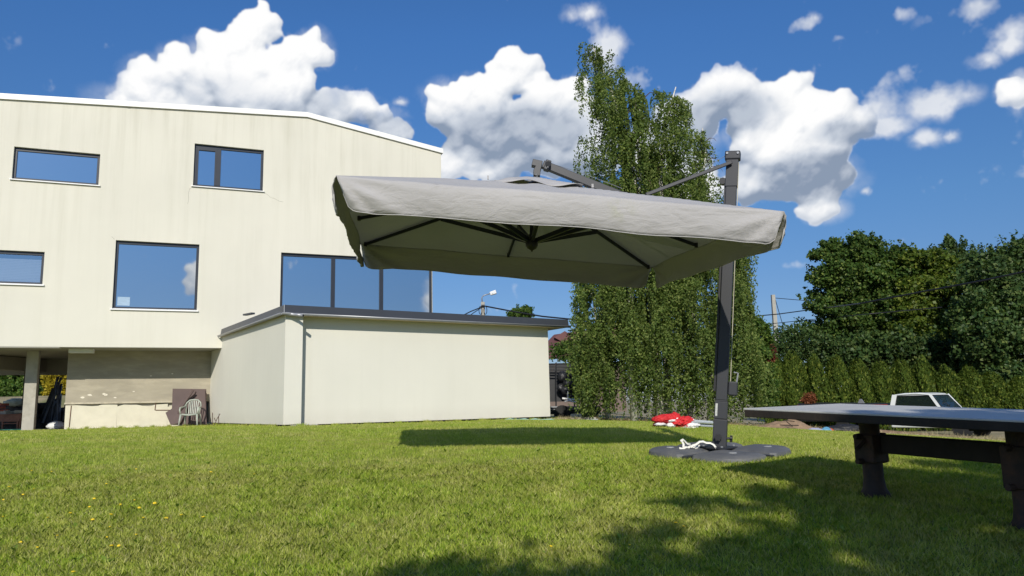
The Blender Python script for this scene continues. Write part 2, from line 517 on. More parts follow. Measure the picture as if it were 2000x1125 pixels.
def obj(name, mb, material, parent=None, smooth=False, bevel=0.0, world_space=True, solid=0.0, subsurf=0):
    """ONE mesh object; geometry given in world space is moved into the parent's frame"""
    v = mb.v
    if parent is not None and world_space and '_m' in ROOTM.get(parent.name, {}):
        Mi = ROOTM[parent.name]['_m']
        P = np.c_[np.array(v), np.ones(len(v))] @ Mi.T
        v = [tuple(p[:3]) for p in P]
    me = new_mesh(name, v, mb.f)
    me.materials.append(material)
    o = bpy.data.objects.new(name, me); COL.objects.link(o)
    if parent is not None:
        o.parent = parent
        ROOTM[o.name] = ROOTM.get(parent.name, {})
    bm = bmesh.new(); bm.from_mesh(me); bmesh.ops.recalc_face_normals(bm, faces=bm.faces); bm.to_mesh(me); bm.free()
    if smooth:
        for p in me.polygons: p.use_smooth = True
        if smooth == 'auto':
            try: me.set_sharp_from_angle(angle=math.radians(35))
            except Exception: pass
    if solid:
        md = o.modifiers.new('solid', 'SOLIDIFY'); md.thickness = solid; md.offset = 0
    if subsurf:
        md = o.modifiers.new('sub', 'SUBSURF'); md.levels = subsurf; md.render_levels = subsurf
    if bevel:
        md = o.modifiers.new('bevel', 'BEVEL'); md.width = bevel; md.segments = 2; md.limit_method = 'ANGLE'; md.angle_limit = math.radians(40)
    return o


ROOTM = {}


def tag(o, label=None, cat=None, group=None, kind=None):
    if label: o['label'] = label
    if cat: o['category'] = cat
    if group: o['group'] = group
    if kind: o['kind'] = kind
    return o


def thing(name, label, cat, loc=(0, 0, 0), rotz=0.0, group=None):
    o = bpy.data.objects.new(name, None); COL.objects.link(o)
    o.empty_display_size = 0.2
    M = Matrix.Translation(Vector([float(x) for x in loc])) @ Matrix.Rotation(rotz, 4, 'Z')
    o.location = M.to_translation(); o.rotation_euler = (0, 0, rotz)
    ROOTM[o.name] = {'_m': np.array(M.inverted())}
    tag(o, label, cat, group)
    return o


def solo(name, mb, material, label, cat, origin, group=None, **kw):
    """a thing that is one mesh, its origin at its base"""
    origin = np.asarray(origin, float)
    mb.v = [tuple(np.asarray(p) - origin) for p in mb.v]
    o = obj(name, mb, material, None, **kw)
    o.location = origin
    return tag(o, label, cat, group)


def dup(root, loc, rotz, label=None, scale=None):
    r = root.copy(); COL.objects.link(r); r.location = loc; r.rotation_euler = (0, 0, rotz)
    if scale is not None: r.scale = scale
    if label: r['label'] = label
    for ch in list(root.children):
        c = ch.copy(); COL.objects.link(c); c.parent = r
        for gch in list(ch.children):
            d = gch.copy(); COL.objects.link(d); d.parent = c
    return r


def fast_mesh(name, V, nper, material, smooth=False):
    """V: (N*nper, 3) vertices of N separate n-gons"""
    V = np.asarray(V, np.float32).reshape(-1, 3); N = len(V) // nper
    me = bpy.data.meshes.new(name)
    me.vertices.add(len(V)); me.vertices.foreach_set('co', V.ravel())
    me.loops.add(N * nper); me.loops.foreach_set('vertex_index', np.arange(N * nper, dtype=np.int32))
    me.polygons.add(N)
    me.polygons.foreach_set('loop_start', np.arange(0, N * nper, nper, dtype=np.int32))
    try: me.polygons.foreach_set('loop_total', np.full(N, nper, np.int32))
    except Exception: pass
    me.update(calc_edges=True); me.validate()
    me.materials.append(material)
    return me


def leaf_quads(C, size, aspect=0.6, droop=0.0, outward=None, obias=0.0):
    """one folded leaf quad (4 corners, diamond) around each centre"""
    n = len(C)
    a = rng.normal(size=(n, 3)); a[:, 2] -= droop
    a /= np.linalg.norm(a, axis=1)[:, None]
    nn = rng.normal(size=(n, 3))
    if outward is not None: nn = nn + outward * obias
    b = np.cross(nn, a); b /= (np.linalg.norm(b, axis=1)[:, None] + 1e-9)
    s = size * rng.uniform(0.65, 1.3, n)[:, None]
    a = a * s / 2; b = b * s * aspect / 2
    Q = np.stack([C - a, C - a * 0.1 + b, C + a, C - a * 0.1 - b], 1)
    return Q.reshape(-1, 3)

# ------------------------------------------------------------------ ground
_ys = np.arange(-60, 140, 0.25)
_gy = np.interp(_ys, [-60, 0, 3.0, 3.8, 5.3, 7.2, 9.0, 13.2, 17, 20, 26, 140],
                [-.50, -.46, -.42, -.35, -.18, -.005, .05, .13, .10, .05, .03, .0])
_k = np.exp(-0.5 * (np.arange(-8, 9) * 0.25 / 0.55) ** 2); _k /= _k.sum()
_gs = np.convolve(np.pad(_gy, 8, mode='edge'), _k, mode='valid')


def sstep(v, a, b):
    t = np.clip((np.asarray(v, float) - a) / (b - a), 0, 1); return t * t * (3 - 2 * t)


def gz(x, y):
    x = np.asarray(x, float); y = np.asarray(y, float)
    z = np.interp(y, _ys, _gs)
    xp = np.clip(x, 0, None)                      # the ground falls away to the right
    z = z - np.minimum(xp * (.03 + .003 * np.minimum(xp, 16)) * np.clip((y + 1.2 * (xp - 4) - 6.5) / 6.5, 0, 1), 0.9)
    z = z + 1.5 * sstep(y, 33, 41) * sstep(-x, 9, 15) * (1 - sstep(y, 60, 90))
    return z


def gpt(x, y, dz=0.0): return np.array([x, y, float(gz(x, y)) + dz])


def ground_grid(xs, ys, dz=0.0):
    X, Y = np.meshgrid(xs, ys, indexing='ij')
    return np.stack([X, Y, gz(X, Y) + dz], 2)


def spread(near, step, far):
    a = np.arange(-near, near + step, step)
    b = near * 1.35 ** np.arange(1, 40); b = b[b < far]; b = np.append(b, far)
    return np.concatenate([-b[::-1], a, b])


m_soil = bpy.data.materials.new('dry_soil'); m_soil.use_nodes = True
g = NT(m_soil.node_tree); b_ = g.n['Principled BSDF']; b_.inputs['Roughness'].default_value = 0.95
o_ = g.new('ShaderNodeTexCoord').outputs['Object']
c_ = g.ramp(g.noise(o_, 0.5, 8, 0.65), [(0.35, (0.16, 0.17, 0.06)), (0.5, (0.28, 0.24, 0.14)), (0.68, (0.42, 0.35, 0.22))])
c_ = g.mix(1.0, c_, g.ramp(g.noise(o_, 22.0, 5, 0.7), [(0.3, 0.6), (0.7, 1.25)]), 'MULTIPLY')
g.l.new(c_, b_.inputs['Base Color'])
bp_ = g.new('ShaderNodeBump'); bp_.inputs['Distance'].default_value = 0.04
g.l.new(g.noise(o_, 12.0, 7, 0.7), bp_.inputs['Height']); g.l.new(bp_.outputs[0], b_.inputs['Normal'])

m_lawn = bpy.data.materials.new('lawn_soil'); m_lawn.use_nodes = True
g = NT(m_lawn.node_tree); b_ = g.n['Principled BSDF']; b_.inputs['Roughness'].default_value = 0.95
o_ = g.new('ShaderNodeTexCoord').outputs['Object']
c_ = g.ramp(g.noise(o_, 0.45, 6, 0.6), [(0.35, (0.15, 0.18, 0.025)), (0.65, (0.24, 0.25, 0.055))])
c_ = g.mix(1.0, c_, g.ramp(g.noise(o_, 60.0, 4, 0.7), [(0.3, 0.45), (0.7, 1.2)]), 'MULTIPLY')
g.l.new(c_, b_.inputs['Base Color'])

mb = MB().grid(ground_grid(spread(30, 0.6, 1400), spread(60, 0.6, 1400)))
tag(obj('ground', mb, m_soil, smooth=True), kind='structure')

# lawn border (far side), as a function of x
_bx = [-22, -14, -9.8, -6.05, -5.85, 1.35, 2.5, 6, 7.5, 8.8, 9.2, 10.0, 10.6, 11.0]
_by = [20.5, 23.2, 24.6, 19.35, 19.2, 23.95, 24.6, 24.9, 24.8, 20.5, 17.8, 16.0, 14.0, 12.0]


def lawn_far(x):
    return np.interp(x, _bx, _by) + 0.10 * np.sin(np.asarray(x) * 3.1) * (np.asarray(x) > 1.8)


mb = MB()
xs = np.arange(-20, 11.01, 0.2)
G = []
for x in xs:
    y1 = float(lawn_far(x)); col_ = []
    y0 = -4
    for t in np.linspace(0, 1, 130):
        y = y0 + (y1 - y0) * t
        col_.append((x, y, float(gz(x, y)) + 0.02 * min(1.0, (1 - t) * 12 + .2)))
    G.append(col_)
tag(obj('lawn', MB().grid(np.array(G)), m_lawn, smooth=True), kind='structure')

# ------------------------------------------------------------------ grass
m_grass = bpy.data.materials.new('grass_blades'); m_grass.use_nodes = True
g = NT(m_grass.node_tree); b_ = g.n['Principled BSDF']; out_ = g.n['Material Output']
geo_ = g.new('ShaderNodeNewGeometry'); o_ = g.new('ShaderNodeTexCoord').outputs['Object']
rnd = geo_.outputs['Random Per Island']
green = g.ramp(rnd, [(0.0, (0.16, 0.265, 0.020)), (0.45, (0.35, 0.46, 0.045)), (0.80, (0.52, 0.58, 0.11)), (0.93, (0.50, 0.50, 0.15)), (1.0, (0.62, 0.58, 0.30))])
dry = g.ramp(rnd, [(0.0, (0.30, 0.33, 0.04)), (0.5, (0.56, 0.54, 0.14)), (1.0, (0.66, 0.60, 0.32))])
pn = g.noise(o_, 0.55, 5, 0.62)
pn2 = g.noise(o_, 2.4, 4, 0.6)
f_ = g.maprange(g.math('MULTIPLY_ADD', pn2, 0.5, g.math('MULTIPLY', pn, 0.75)), 0.57, 0.78, 0, 0.85)
c_ = g.mix(f_, green, dry)
c_ = g.mix(1.0, c_, g.ramp(g.noise(o_, 5.0, 3, 0.6), [(0.3, 0.72), (0.72, 1.18)]), 'MULTIPLY')
g.l.new(c_, b_.inputs['Base Color']); b_.inputs['Roughness'].default_value = 0.55; b_.inputs['Specular IOR Level'].default_value = 0.3
tr_ = g.new('ShaderNodeBsdfTranslucent'); g.l.new(g.mix(1.0, c_, (1.25, 1.3, 0.6), 'MULTIPLY'), tr_.inputs[0])
mx_ = g.new('ShaderNodeMixShader'); mx_.inputs[0].default_value = 0.4
g.l.new(b_.outputs[0], mx_.inputs[1]); g.l.new(tr_.outputs[0], mx_.inputs[2]); g.l.new(mx_.outputs[0], out_.inputs[0])


def grass_points(y0, y1, dens, margin=1.6):
    n = int((y1 - y0) * ((y0 + y1) / 2 * 1.50 + 2 * margin) * dens)
    y = rng.uniform(y0, y1, n * 2); x = rng.uniform(-1, 1, n * 2) * (y1 * 0.75 + margin)
    k = (np.abs(x) < 0.75 * y + margin) & (y < lawn_far(x)) & (x > -20) & (x < 11)
    # nothing grows through the parasol base
    k &= ~(np.abs(x - 1.93) + np.abs(y - 7.38) < 0.66)
    x, y = x[k], y[k]
    return x, y


def blades(x, y, h, w, segs):
    n = len(x)
    patch = np.array([mnoise.noise(Vector((float(a) * 1.3, float(c) * 1.3, 0.0))) for a, c in zip(x[::1], y[::1])]) if n < 400000 else np.zeros(n)
    hh = h * rng.uniform(0.45, 1.35, n) * (1 + 0.35 * patch)
    ww = w * rng.uniform(0.7, 1.3, n)
    th = rng.uniform(0, 2 * np.pi, n); lean = rng.uniform(0.1, 1.0, n) * hh * 0.95
    la = rng.uniform(0, 2 * np.pi, n)
    base = np.stack([x, y, gz(x, y) + 0.004], 1)
    sd = np.stack([np.cos(th), np.sin(th), np.zeros(n)], 1) * ww[:, None] / 2
    ld = np.stack([np.cos(la), np.sin(la), np.zeros(n)], 1)
    tip = base + ld * lean[:, None]; tip[:, 2] += hh
    mid = base + ld * (lean * 0.32)[:, None]; mid[:, 2] += hh * 0.62
    if segs == 2:
        return np.stack([base - sd, base + sd, mid + sd * 0.75, tip, mid - sd * 0.75], 1).reshape(-1, 3), 5
    return np.stack([base - sd, base + sd, tip], 1).reshape(-1, 3), 3


def build_grass():
    x, y = grass_points(2.6, 7.0, 8200, 1.0)
    V, n = blades(x, y, 0.040, 0.0052, 2)
    me = fast_mesh('grass', V, n, m_grass)
    o = bpy.data.objects.new('grass', me); COL.objects.link(o)
    tag(o, 'short green mown grass covering the lawn in the foreground', 'grass', kind='stuff')
    parts = []
    for (a, c, dn, h, w) in ((7.0, 11.0, 4200, .040, .0085), (11, 16.0, 1700, .042, .015), (16, 25.2, 700, .044, .028)):
        x, y = grass_points(a, c, dn, 1.5)
        V, n = blades(x, y, h, w, 1); parts.append(V)
    # longer tufts left by the mower along the walls
    for (p, q, m_) in (((-5.9, 19.60), (1.3, 24.35), 2600), ((-5.98, 19.65), (-9.7, 25.1), 1500), ((-9.8, 25.9), (-14.0, 24.2), 1200)):
        t = rng.uniform(0, 1, m_); t = t + .03 * np.sin(t * 60); off = np.abs(rng.normal(0, .10, m_))
        dx, dy = q[0] - p[0], q[1] - p[1]; L_ = math.hypot(dx, dy); nx, ny = dy / L_, -dx / L_
        if ny > 0: nx, ny = -nx, -ny
        V, n = blades(p[0] + dx * t + nx * off, p[1] + dy * t + ny * off, .085, .014, 1); parts.append(V)
    me = fast_mesh('grass_far', np.concatenate(parts), 3, m_grass)
    o = bpy.data.objects.new('grass', me); COL.objects.link(o)
    tag(o, 'short green mown grass of the lawn towards the white buildings', 'grass', kind='stuff')


build_grass()

# dry straw and weeds along the lawn border
m_straw = leafmat('straw', (0.30, 0.24, 0.12), (0.50, 0.42, 0.25), (0.62, 0.55, 0.36), 0.25, 0.8)


def build_straw():
    n = 42000
    x = rng.uniform(1.3, 11.0, n); k = rng.uniform(0, 1, n) < np.where(x > 7.0, 1.0, .35); x = x[k]; n = len(x)
    y = lawn_far(x) + np.where(x > 7.0, rng.uniform(-.15, 1, n) * 2.6, np.abs(rng.normal(0, .35, n)))
    x = x + np.where(x > 7.5, np.abs(rng.normal(0, .5, n)), 0)
    base = np.stack([x, y, gz(x, y)], 1)
    C = base + np.stack([rng.normal(0, .04, n), rng.normal(0, .04, n), rng.uniform(0, .05, n)], 1)
    a = rng.normal(size=(n, 3)); a[:, 2] = np.abs(a[:, 2]) * .5; a /= np.linalg.norm(a, axis=1)[:, None]
    L = rng.uniform(.06, .22, n)[:, None]
    b = np.cross(a, rng.normal(size=(n, 3))); b /= np.linalg.norm(b, axis=1)[:, None]; b *= .006
    V = np.stack([C - b, C + b, C + a * L], 1).reshape(-1, 3)
    o = bpy.data.objects.new('straw', fast_mesh('straw', V, 3, m_straw)); COL.objects.link(o)
    tag(o, 'pale dry straw and cut stalks along the far lawn border', 'straw', kind='stuff')


build_straw()

# ------------------------------------------------------------------ white house
M_WALL = plaster('house_plaster', (0.675, 0.655, 0.565), 0.5)
M_WALL2 = plaster('annex_plaster', (0.695, 0.68, 0.60), 0.32)
M_TRIM = mat('white_trim', (0.84, 0.84, 0.81), 0.4, var=.03)
M_FRAME = mat('window_frame', (0.022, 0.026, 0.036), 0.35, var=.1)
M_SILL = mat('white_sill', (0.86, 0.86, 0.85), 0.35)
M_GLASS = glassmat('window_glass', 0.60)
M_BLIND = mat('blind', (0.32, 0.36, 0.40), 0.7, var=.06, stretch=(1, 1, 30), vscale=2)
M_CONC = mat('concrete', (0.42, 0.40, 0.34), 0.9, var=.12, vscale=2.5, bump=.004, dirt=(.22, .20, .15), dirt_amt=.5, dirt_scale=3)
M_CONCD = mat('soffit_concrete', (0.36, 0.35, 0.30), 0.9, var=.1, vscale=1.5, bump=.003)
M_BROWNPL = mat('brown_render', (0.355, 0.32, 0.245), 0.92, var=.1, vscale=1.6, bump=.004, stretch=(.6, .6, 2.2), dirt=(.62, .56, .42), dirt_amt=.35, dirt_scale=2.2)
M_FOAM = mat('cream_foam_board', (0.66, 0.625, 0.49), 0.85, var=.05, vscale=3, bump=.002, dirt=(.5, .46, .34), dirt_amt=.25, dirt_scale=5)
M_DARKMETAL = mat('anthracite_sheet', (0.040, 0.045, 0.055), 0.45, var=.08, vscale=1.2)
M_ZINC = mat('grey_gutter', (0.30, 0.31, 0.33), 0.35, metal=.3, var=.1)
M_BOARD = mat('soffit_board', (0.58, 0.48, 0.32), 0.8, var=.12, stretch=(.5, 4, 4))
M_DARK = mat('dark_void', (0.02, 0.018, 0.02), 0.9)

HAZ = math.radians(90 - 68.1)
H0 = (-9.735, 25.37, 0.0)
house = thing('house', 'large cream plastered house raised on columns, dark framed windows, white roof edge', 'house', H0, HAZ)
# local frame: x along the facade (to the right), y into the house, z up
WINS = {'W1': (-6.34, -3.93, 7.86, 8.92), 'W2': (-1.10, 1.16, 8.10, 9.60), 'W3': (-3.33, -0.82, 3.83, 6.08),
        'W4': (1.83, 7.285, 3.30, 5.95), 'W5': (-7.60, -5.30, 4.53, 5.58)}
XL, XR, ZB, DEEP = -9.2, 7.66, 2.60, 6.6


def roofz(x): return 11.0 + (x - 2.62) * 0.061 if x < 2.62 else 11.0 - (x - 2.62) * 0.163


def facade():
    mb = MB()
    xs = sorted({XL, XR, 2.62, *[w[0] for w in WINS.values()], *[w[1] for w in WINS.values()]})
    zs = sorted({ZB, *[w[2] for w in WINS.values()], *[w[3] for w in WINS.values()]})
    for x0, x1 in zip(xs, xs[1:]):
        for z0, z1 in zip(zs, zs[1:] + [None]):
            xm = (x0 + x1) / 2
            if xm > 7.285 and z1 is not None and z1 < 5.96: continue
            if z1 is not None and any(w[0] < xm < w[1] and w[2] < (z0 + z1) / 2 < w[3] for w in WINS.values()): continue
            za, zb = (z1, z1) if z1 is not None else (roofz(x0), roofz(x1))
            mb.add([(x0, 0, z0), (x1, 0, z0), (x1, 0, zb), (x0, 0, za)], [(0, 1, 2, 3)])
    for (a, b, c, d) in WINS.values():          # reveals
        t = 0.16
        mb.add([(a, 0, c), (b, 0, c), (b, 0, d), (a, 0, d), (a, t, c), (b, t, c), (b, t, d), (a, t, d)],
               [(0, 4, 5, 1), (1, 5, 6, 2), (2, 6, 7, 3), (3, 7, 4, 0)])
    # the other three sides
    mb.add([(XR, 0, 5.95), (XR, DEEP, 5.95), (XR, DEEP, roofz(XR)), (XR, 0, roofz(XR))], [(0, 1, 2, 3)])
    mb.add([(7.287, 0, ZB), (7.287, DEEP, ZB), (7.287, DEEP, 5.95), (7.287, 0, 5.95), (XR, DEEP, 5.95), (XR, 0, 5.95)], [(0, 1, 2, 3), (3, 2, 4, 5)])
    mb.add([(XL, 0, ZB), (XL, DEEP, ZB), (XL, DEEP, roofz(XL)), (XL, 0, roofz(XL))], [(3, 2, 1, 0)])
    mb.add([(XL, DEEP, ZB), (2.62, DEEP, ZB), (XR, DEEP, ZB), (XR, DEEP, roofz(XR)), (2.62, DEEP, roofz(2.62)), (XL, DEEP, roofz(XL))], [(0, 1, 2, 3, 4, 5)])
    o = obj('wall', mb, M_WALL, house, world_space=False)
    return o


facade()
# roof slab and its white edge
mb = MB()
for (xa, xb) in ((XL - .1, 2.62), (2.62, XR + .1)):
    za, zb = roofz(max(xa, XL)) + .02, roofz(min(xb, XR)) + .02
    mb.add([(xa, .3, za), (xb, .3, zb), (xb, DEEP + .1, zb), (xa, DEEP + .1, za), (xa, .3, za + .10), (xb, .3, zb + .10), (xb, DEEP + .1, zb + .10), (xa, DEEP + .1, za + .10)],
           [(0, 1, 2, 3), (4, 5, 6, 7), (0, 1, 5, 4), (1, 2, 6, 5), (2, 3, 7, 6), (3, 0, 4, 7)])
obj('roof', mb, M_DARKMETAL, house, world_space=False)
mb = MB()
P = [(XL - .1, roofz(XL)), (2.62, roofz(2.62)), (XR + .07, roofz(XR + .07))]
for (x0, z0), (x1, z1) in zip(P, P[1:]):
    mb.add([(x0, -.07, z0 - .01), (x1, -.07, z1 - .01), (x1, .295, z1 + .005), (x0, .295, z0 + .005), (x0, -.07, z0 + .17), (x1, -.07, z1 + .17), (x1, .295, z1 + .20), (x0, .295, z0 + .20)],
           [(0, 1, 2, 3), (4, 5, 6, 7), (0, 1, 5, 4), (1, 2, 6, 5), (2, 3, 7, 6), (3, 0, 4, 7)])
rt = obj('roof_trim', mb, M_TRIM, house, world_space=False)
for xj in (-3.2, 5.2):
    z = roofz(xj); obj('trim_joint', MB().box((xj, -.075, z + .08), (.09, .012, .18)), M_TRIM, rt, world_space=False)


M_GLASS2 = glassmat('clear_window_glass', 0.50, through=True)


def window(nm, splits, blind=None, sill=True):
    a, b, c, d = WINS[nm]
    f = MB(); t = 0.16; w = 0.085
    for (p, q) in (((a, t - .07, c), (b, t, c + w)), ((a, t - .07, d - w - .02), (b, t, d)), ((a, t - .07, c + w), (a + w, t, d - w - .02)), ((b - w, t - .07, c + w), (b, t, d - w - .02))):
        f.box2(p, q)
    wi = obj('window', f, M_FRAME, house, world_space=False, bevel=.006)
    xs = [a + w] + [s_ for s_ in splits] + [b - w]
    for i, s_ in enumerate(splits):
        obj('mullion', MB().box2((s_ - .07, t - .085, c + w), (s_ + .07, t - .005, d - w - .02)), M_FRAME, wi, world_space=False, bevel=.005)
    for i, (p, q) in enumerate(zip(xs, xs[1:])):
        p2 = p + (.07 if i > 0 else 0); q2 = q - (.07 if i < len(xs) - 2 else 0)
        obj('pane', MB().add([(p2, t - .03, c + w), (q2, t - .03, c + w), (q2, t - .03, d - w - .02), (p2, t - .03, d - w - .02)], [(0, 1, 2, 3)]), M_GLASS2 if blind else M_GLASS, wi, world_space=False)
    if sill:
        s_ = MB().add([(a - .05, -.06, c - .035), (b + .05, -.06, c - .035), (b + .05, t - .07, c - .005), (a - .05, t - .07, c - .005),
                       (a - .05, -.06, c - .005), (b + .05, -.06, c - .005), (b + .05, t - .072, c + .035), (a - .05, t - .072, c + .035)],
                      [(0, 1, 2, 3), (4, 5, 6, 7), (0, 1, 5, 4), (1, 2, 6, 5), (2, 3, 7, 6), (3, 0, 4, 7)])
        obj('sill', s_, M_SILL, wi, world_space=False)
    if blind:
        obj('room_back', MB().box2((a - .2, t + .3, c - .2), (b + .2, t + .32, d + .2)), M_DARK, wi, world_space=False)
        for z in np.arange(c + .10, blind, .05):
            obj('blind_slat', MB().box(((a + b) / 2, t + .05, z), (b - a - .1, .02, .043)), M_BLIND, wi, world_space=False)
    return wi


w1 = window('W1', [])
tag(w1, 'wide low window at the top left of the facade')
w2 = window('W2', [-0.31])
tag(w2, 'two part window near the top of the facade')
# the small casement left of the bar has a frame of its own
a, b, c, d = WINS['W2']
f = MB()
for (p, q) in (((a + .085, .075, d - .19), (-.38, .13, d - .105)), ((a + .085, .075, c + .085), (a + .14, .13, d - .19)), ((-.44, .075, c + .085), (-.38, .13, d - .19))): f.box2(p, q)
obj('casement_frame', f, M_FRAME, w2, world_space=False)
w3 = window('W3', []); tag(w3, 'big nearly square window above the garden recess')
w4 = window('W4', [3.64, 5.38], sill=False); tag(w4, 'wide three part window behind the annex roof')
w5 = window('W5', [], blind=5.38); tag(w5, 'window with a lowered blind at the left picture edge')
# pale sticker in the corner of the big window
obj('sticker', MB().box2((-3.20, .125, 3.96), (-2.84, .128, 4.24)), mat('sticker', (.30, .42, .55), .5, var=.2, vscale=20, stretch=(.3, 1, 6)), w3, world_space=False)

# hairline cracks in the plaster round the upper window
M_CRACK = mat('crack', (.26, .25, .20), .95)
for pts in ([(1.17, 8.06), (1.30, 8.00), (1.42, 7.90), (1.58, 7.86), (1.72, 7.78), (1.86, 7.77)], [(-1.12, 8.05), (-1.20, 7.98), (-1.23, 7.80), (-1.21, 7.62), (-1.24, 7.45)], [(-3.37, 6.10), (-3.46, 6.19)], [(4.6, 6.1), (4.64, 6.3), (4.60, 6.5)]):
    obj('crack', MB().tube([(x, -.0005, z) for x, z in pts], .0035, 4), M_CRACK, house, world_space=False)

# underside of the overhang, with beams
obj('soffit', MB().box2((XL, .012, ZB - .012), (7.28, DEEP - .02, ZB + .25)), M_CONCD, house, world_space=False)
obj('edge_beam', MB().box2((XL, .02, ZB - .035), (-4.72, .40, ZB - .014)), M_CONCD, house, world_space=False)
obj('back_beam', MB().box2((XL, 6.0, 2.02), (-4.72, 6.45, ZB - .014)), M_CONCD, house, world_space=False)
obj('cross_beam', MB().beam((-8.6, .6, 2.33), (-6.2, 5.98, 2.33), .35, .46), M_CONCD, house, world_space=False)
obj('light_box', MB().box2((-4.55, .55, ZB - .14), (-3.85, .85, ZB - .014)), M_TRIM, house, world_space=False)
for (x, y, w_, z0) in ((-5.71, 1.74, .34, -.1), (-8.9, 1.74, .34, 0)):
    obj('column', MB().box2((x - w_ / 2, y - w_ / 2, z0), (x + w_ / 2, y + w_ / 2, ZB - .014)), M_CONC, house, world_space=False, bevel=.012)
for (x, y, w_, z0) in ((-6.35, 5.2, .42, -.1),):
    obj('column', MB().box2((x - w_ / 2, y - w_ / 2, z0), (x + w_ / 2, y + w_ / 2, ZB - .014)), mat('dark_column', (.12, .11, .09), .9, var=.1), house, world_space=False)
# recess: back wall in three bands
RY = 1.43
obj('recess_wall', MB().box2((-4.68, RY, .86), (-.10, RY + .3, ZB - .014)), M_BROWNPL, house, world_space=False)
obj('recess_side', MB().box2((-4.68, RY + .302, -.1), (-4.40, 5.95, ZB - .014)), mat('raw_brick', (.22, .12, .10), .9, var=.3, vscale=8, bump=.01), house, world_space=False)
obj('render_ledge', MB().box2((-4.70, RY - .03, .84), (-.42, RY + .2, .895)), mat('raw_mortar', (.50, .45, .34), .95, var=.2, vscale=9, bump=.01), house, world_space=False)
fx = [-4.66, -3.15, -1.62, -.42]
for i, (p, q) in enumerate(zip(fx, fx[1:])):
    top = .80 - .03 * i
    poly = [(p, .02), (q - .006, .02)] + [(q - .006 - (q - p) * t, top + .035 * math.sin(t * 9 + i) + .015 * math.sin(t * 31)) for t in np.linspace(0, 1, 9)]
    obj('insulation_board', MB().prism([(x, RY + .02, z) for x, z in poly], (0, .08, 0)), M_FOAM, house, world_space=False)
obj('footing', MB().box2((-4.66, RY + .102, -.2), (-.42, RY + .3, .839)), M_CONC, house, world_space=False)
for (x0, z0, x1, z1) in ((-4.52, .12, -4.50, .80), (-2.02, .60, -2.0, .86), (-1.42, .58, -1.40, .84), (-2.0, .60, -1.42, .585)):
    obj('rusty_rod', MB().tube([(x0, RY - .0, z0), (x1, RY - .0, z1)], .011, 6), mat('rust', (.16, .07, .04), .9, var=.3), house, world_space=False)
for i in range(9):
    x = random.uniform(-4.4, -.8); z = random.uniform(.98, 1.35) if i < 7 else random.uniform(1.7, 2.0); r = random.uniform(.02, .05)
    obj('plaster_chip', MB().prism([(x + r * math.cos(t) * random.uniform(.8, 2.2), RY - .004, z + r * math.sin(t) * random.uniform(.4, 1)) for t in np.linspace(0, 5.6, 7)], (0, .0035, 0)),
        mat('white_chip', (.75, .70, .58), .9), house, world_space=False)

# ------------------------------------------------------------------ annex
AF, AS = math.radians(56.68), math.radians(-37.97)
_h = np.array(H0) - np.array([-5.934, 19.745, 0.0]); AS = math.atan2(_h[0], _h[1])
wf = np.array([math.sin(AF), math.cos(AF), 0]); ws = np.array([math.sin(AS), math.cos(AS), 0]); nf = np.array([wf[1], -wf[0], 0])
A0 = np.array([-5.934, 19.745, 0.0])
annex = thing('annex', 'low cream flat roofed annex with anthracite roof edge in front of the house', 'annex', A0, 0)
ZT = 2.96


def frustum_box(a, b, th, z0, z1, inward):
    a = np.asarray(a, float); b = np.asarray(b, float); i = np.asarray(inward, float) * th
    return [(*p[:2], z) for z in (z0, z1) for p in (a, b, b + i, a + i)]


BOXF = [(0, 1, 2, 3)[::-1], (4, 5, 6, 7), (0, 1, 5, 4), (1, 2, 6, 5), (2, 3, 7, 6), (3, 0, 4, 7)]
zb_ = 0.135
ns = np.array([-ws[1], ws[0], 0])          # outward of the side wall is to the left
if ns[0] > 0: ns = -ns
# side wall, its end stands proud of the front
_w = .464
mb = MB().prism([(*p[:2], zb_) for p in (A0, A0 + ws * 8.9, A0 + ws * 8.9 + wf * .30, A0 - nf * .5 + wf * .30, A0 - nf * .5 + wf * _w, A0 + wf * _w)], (0, 0, ZT - zb_))
obj('side_wall', mb, M_WALL2, annex)
F0 = A0 - nf * .27 + wf * (_w + .002)
F1 = A0 - nf * .27 + wf * 8.64
mb = MB().add(frustum_box(F0, F1, .3, zb_ - .02, ZT, -nf), BOXF)
fwall = obj('front_wall', mb, M_WALL2, annex)
nr = wf
mb = MB().add(frustum_box(F1 - wf * .002 - nf * .302, F1 - wf * .002 - nf * 7.5, .3, zb_ - .02, ZT, -wf), BOXF)
obj('end_wall', mb, M_WALL2, annex)
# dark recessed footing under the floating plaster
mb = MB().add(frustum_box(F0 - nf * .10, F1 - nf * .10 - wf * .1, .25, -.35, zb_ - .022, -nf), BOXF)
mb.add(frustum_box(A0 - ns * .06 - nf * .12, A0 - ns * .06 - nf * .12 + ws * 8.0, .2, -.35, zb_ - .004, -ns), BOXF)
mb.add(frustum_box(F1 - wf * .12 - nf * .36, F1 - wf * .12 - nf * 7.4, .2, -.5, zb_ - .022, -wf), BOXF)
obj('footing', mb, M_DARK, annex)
# pale stones showing at the corner of the footing
for (t, w_, h_, d_) in ((-.02, .17, .10, .0), (.20, .26, .115, .02), (.50, .20, .11, .0)):
    c = A0 + wf * (t + .30) - nf * .04
    obj('footing_stone', MB().box((c[0], c[1], .055 + h_ * .1), (w_, .12, h_), [[wf[0], nf[0], 0], [wf[1], nf[1], 0], [0, 0, 1]]), M_CONC, annex, bevel=.01)
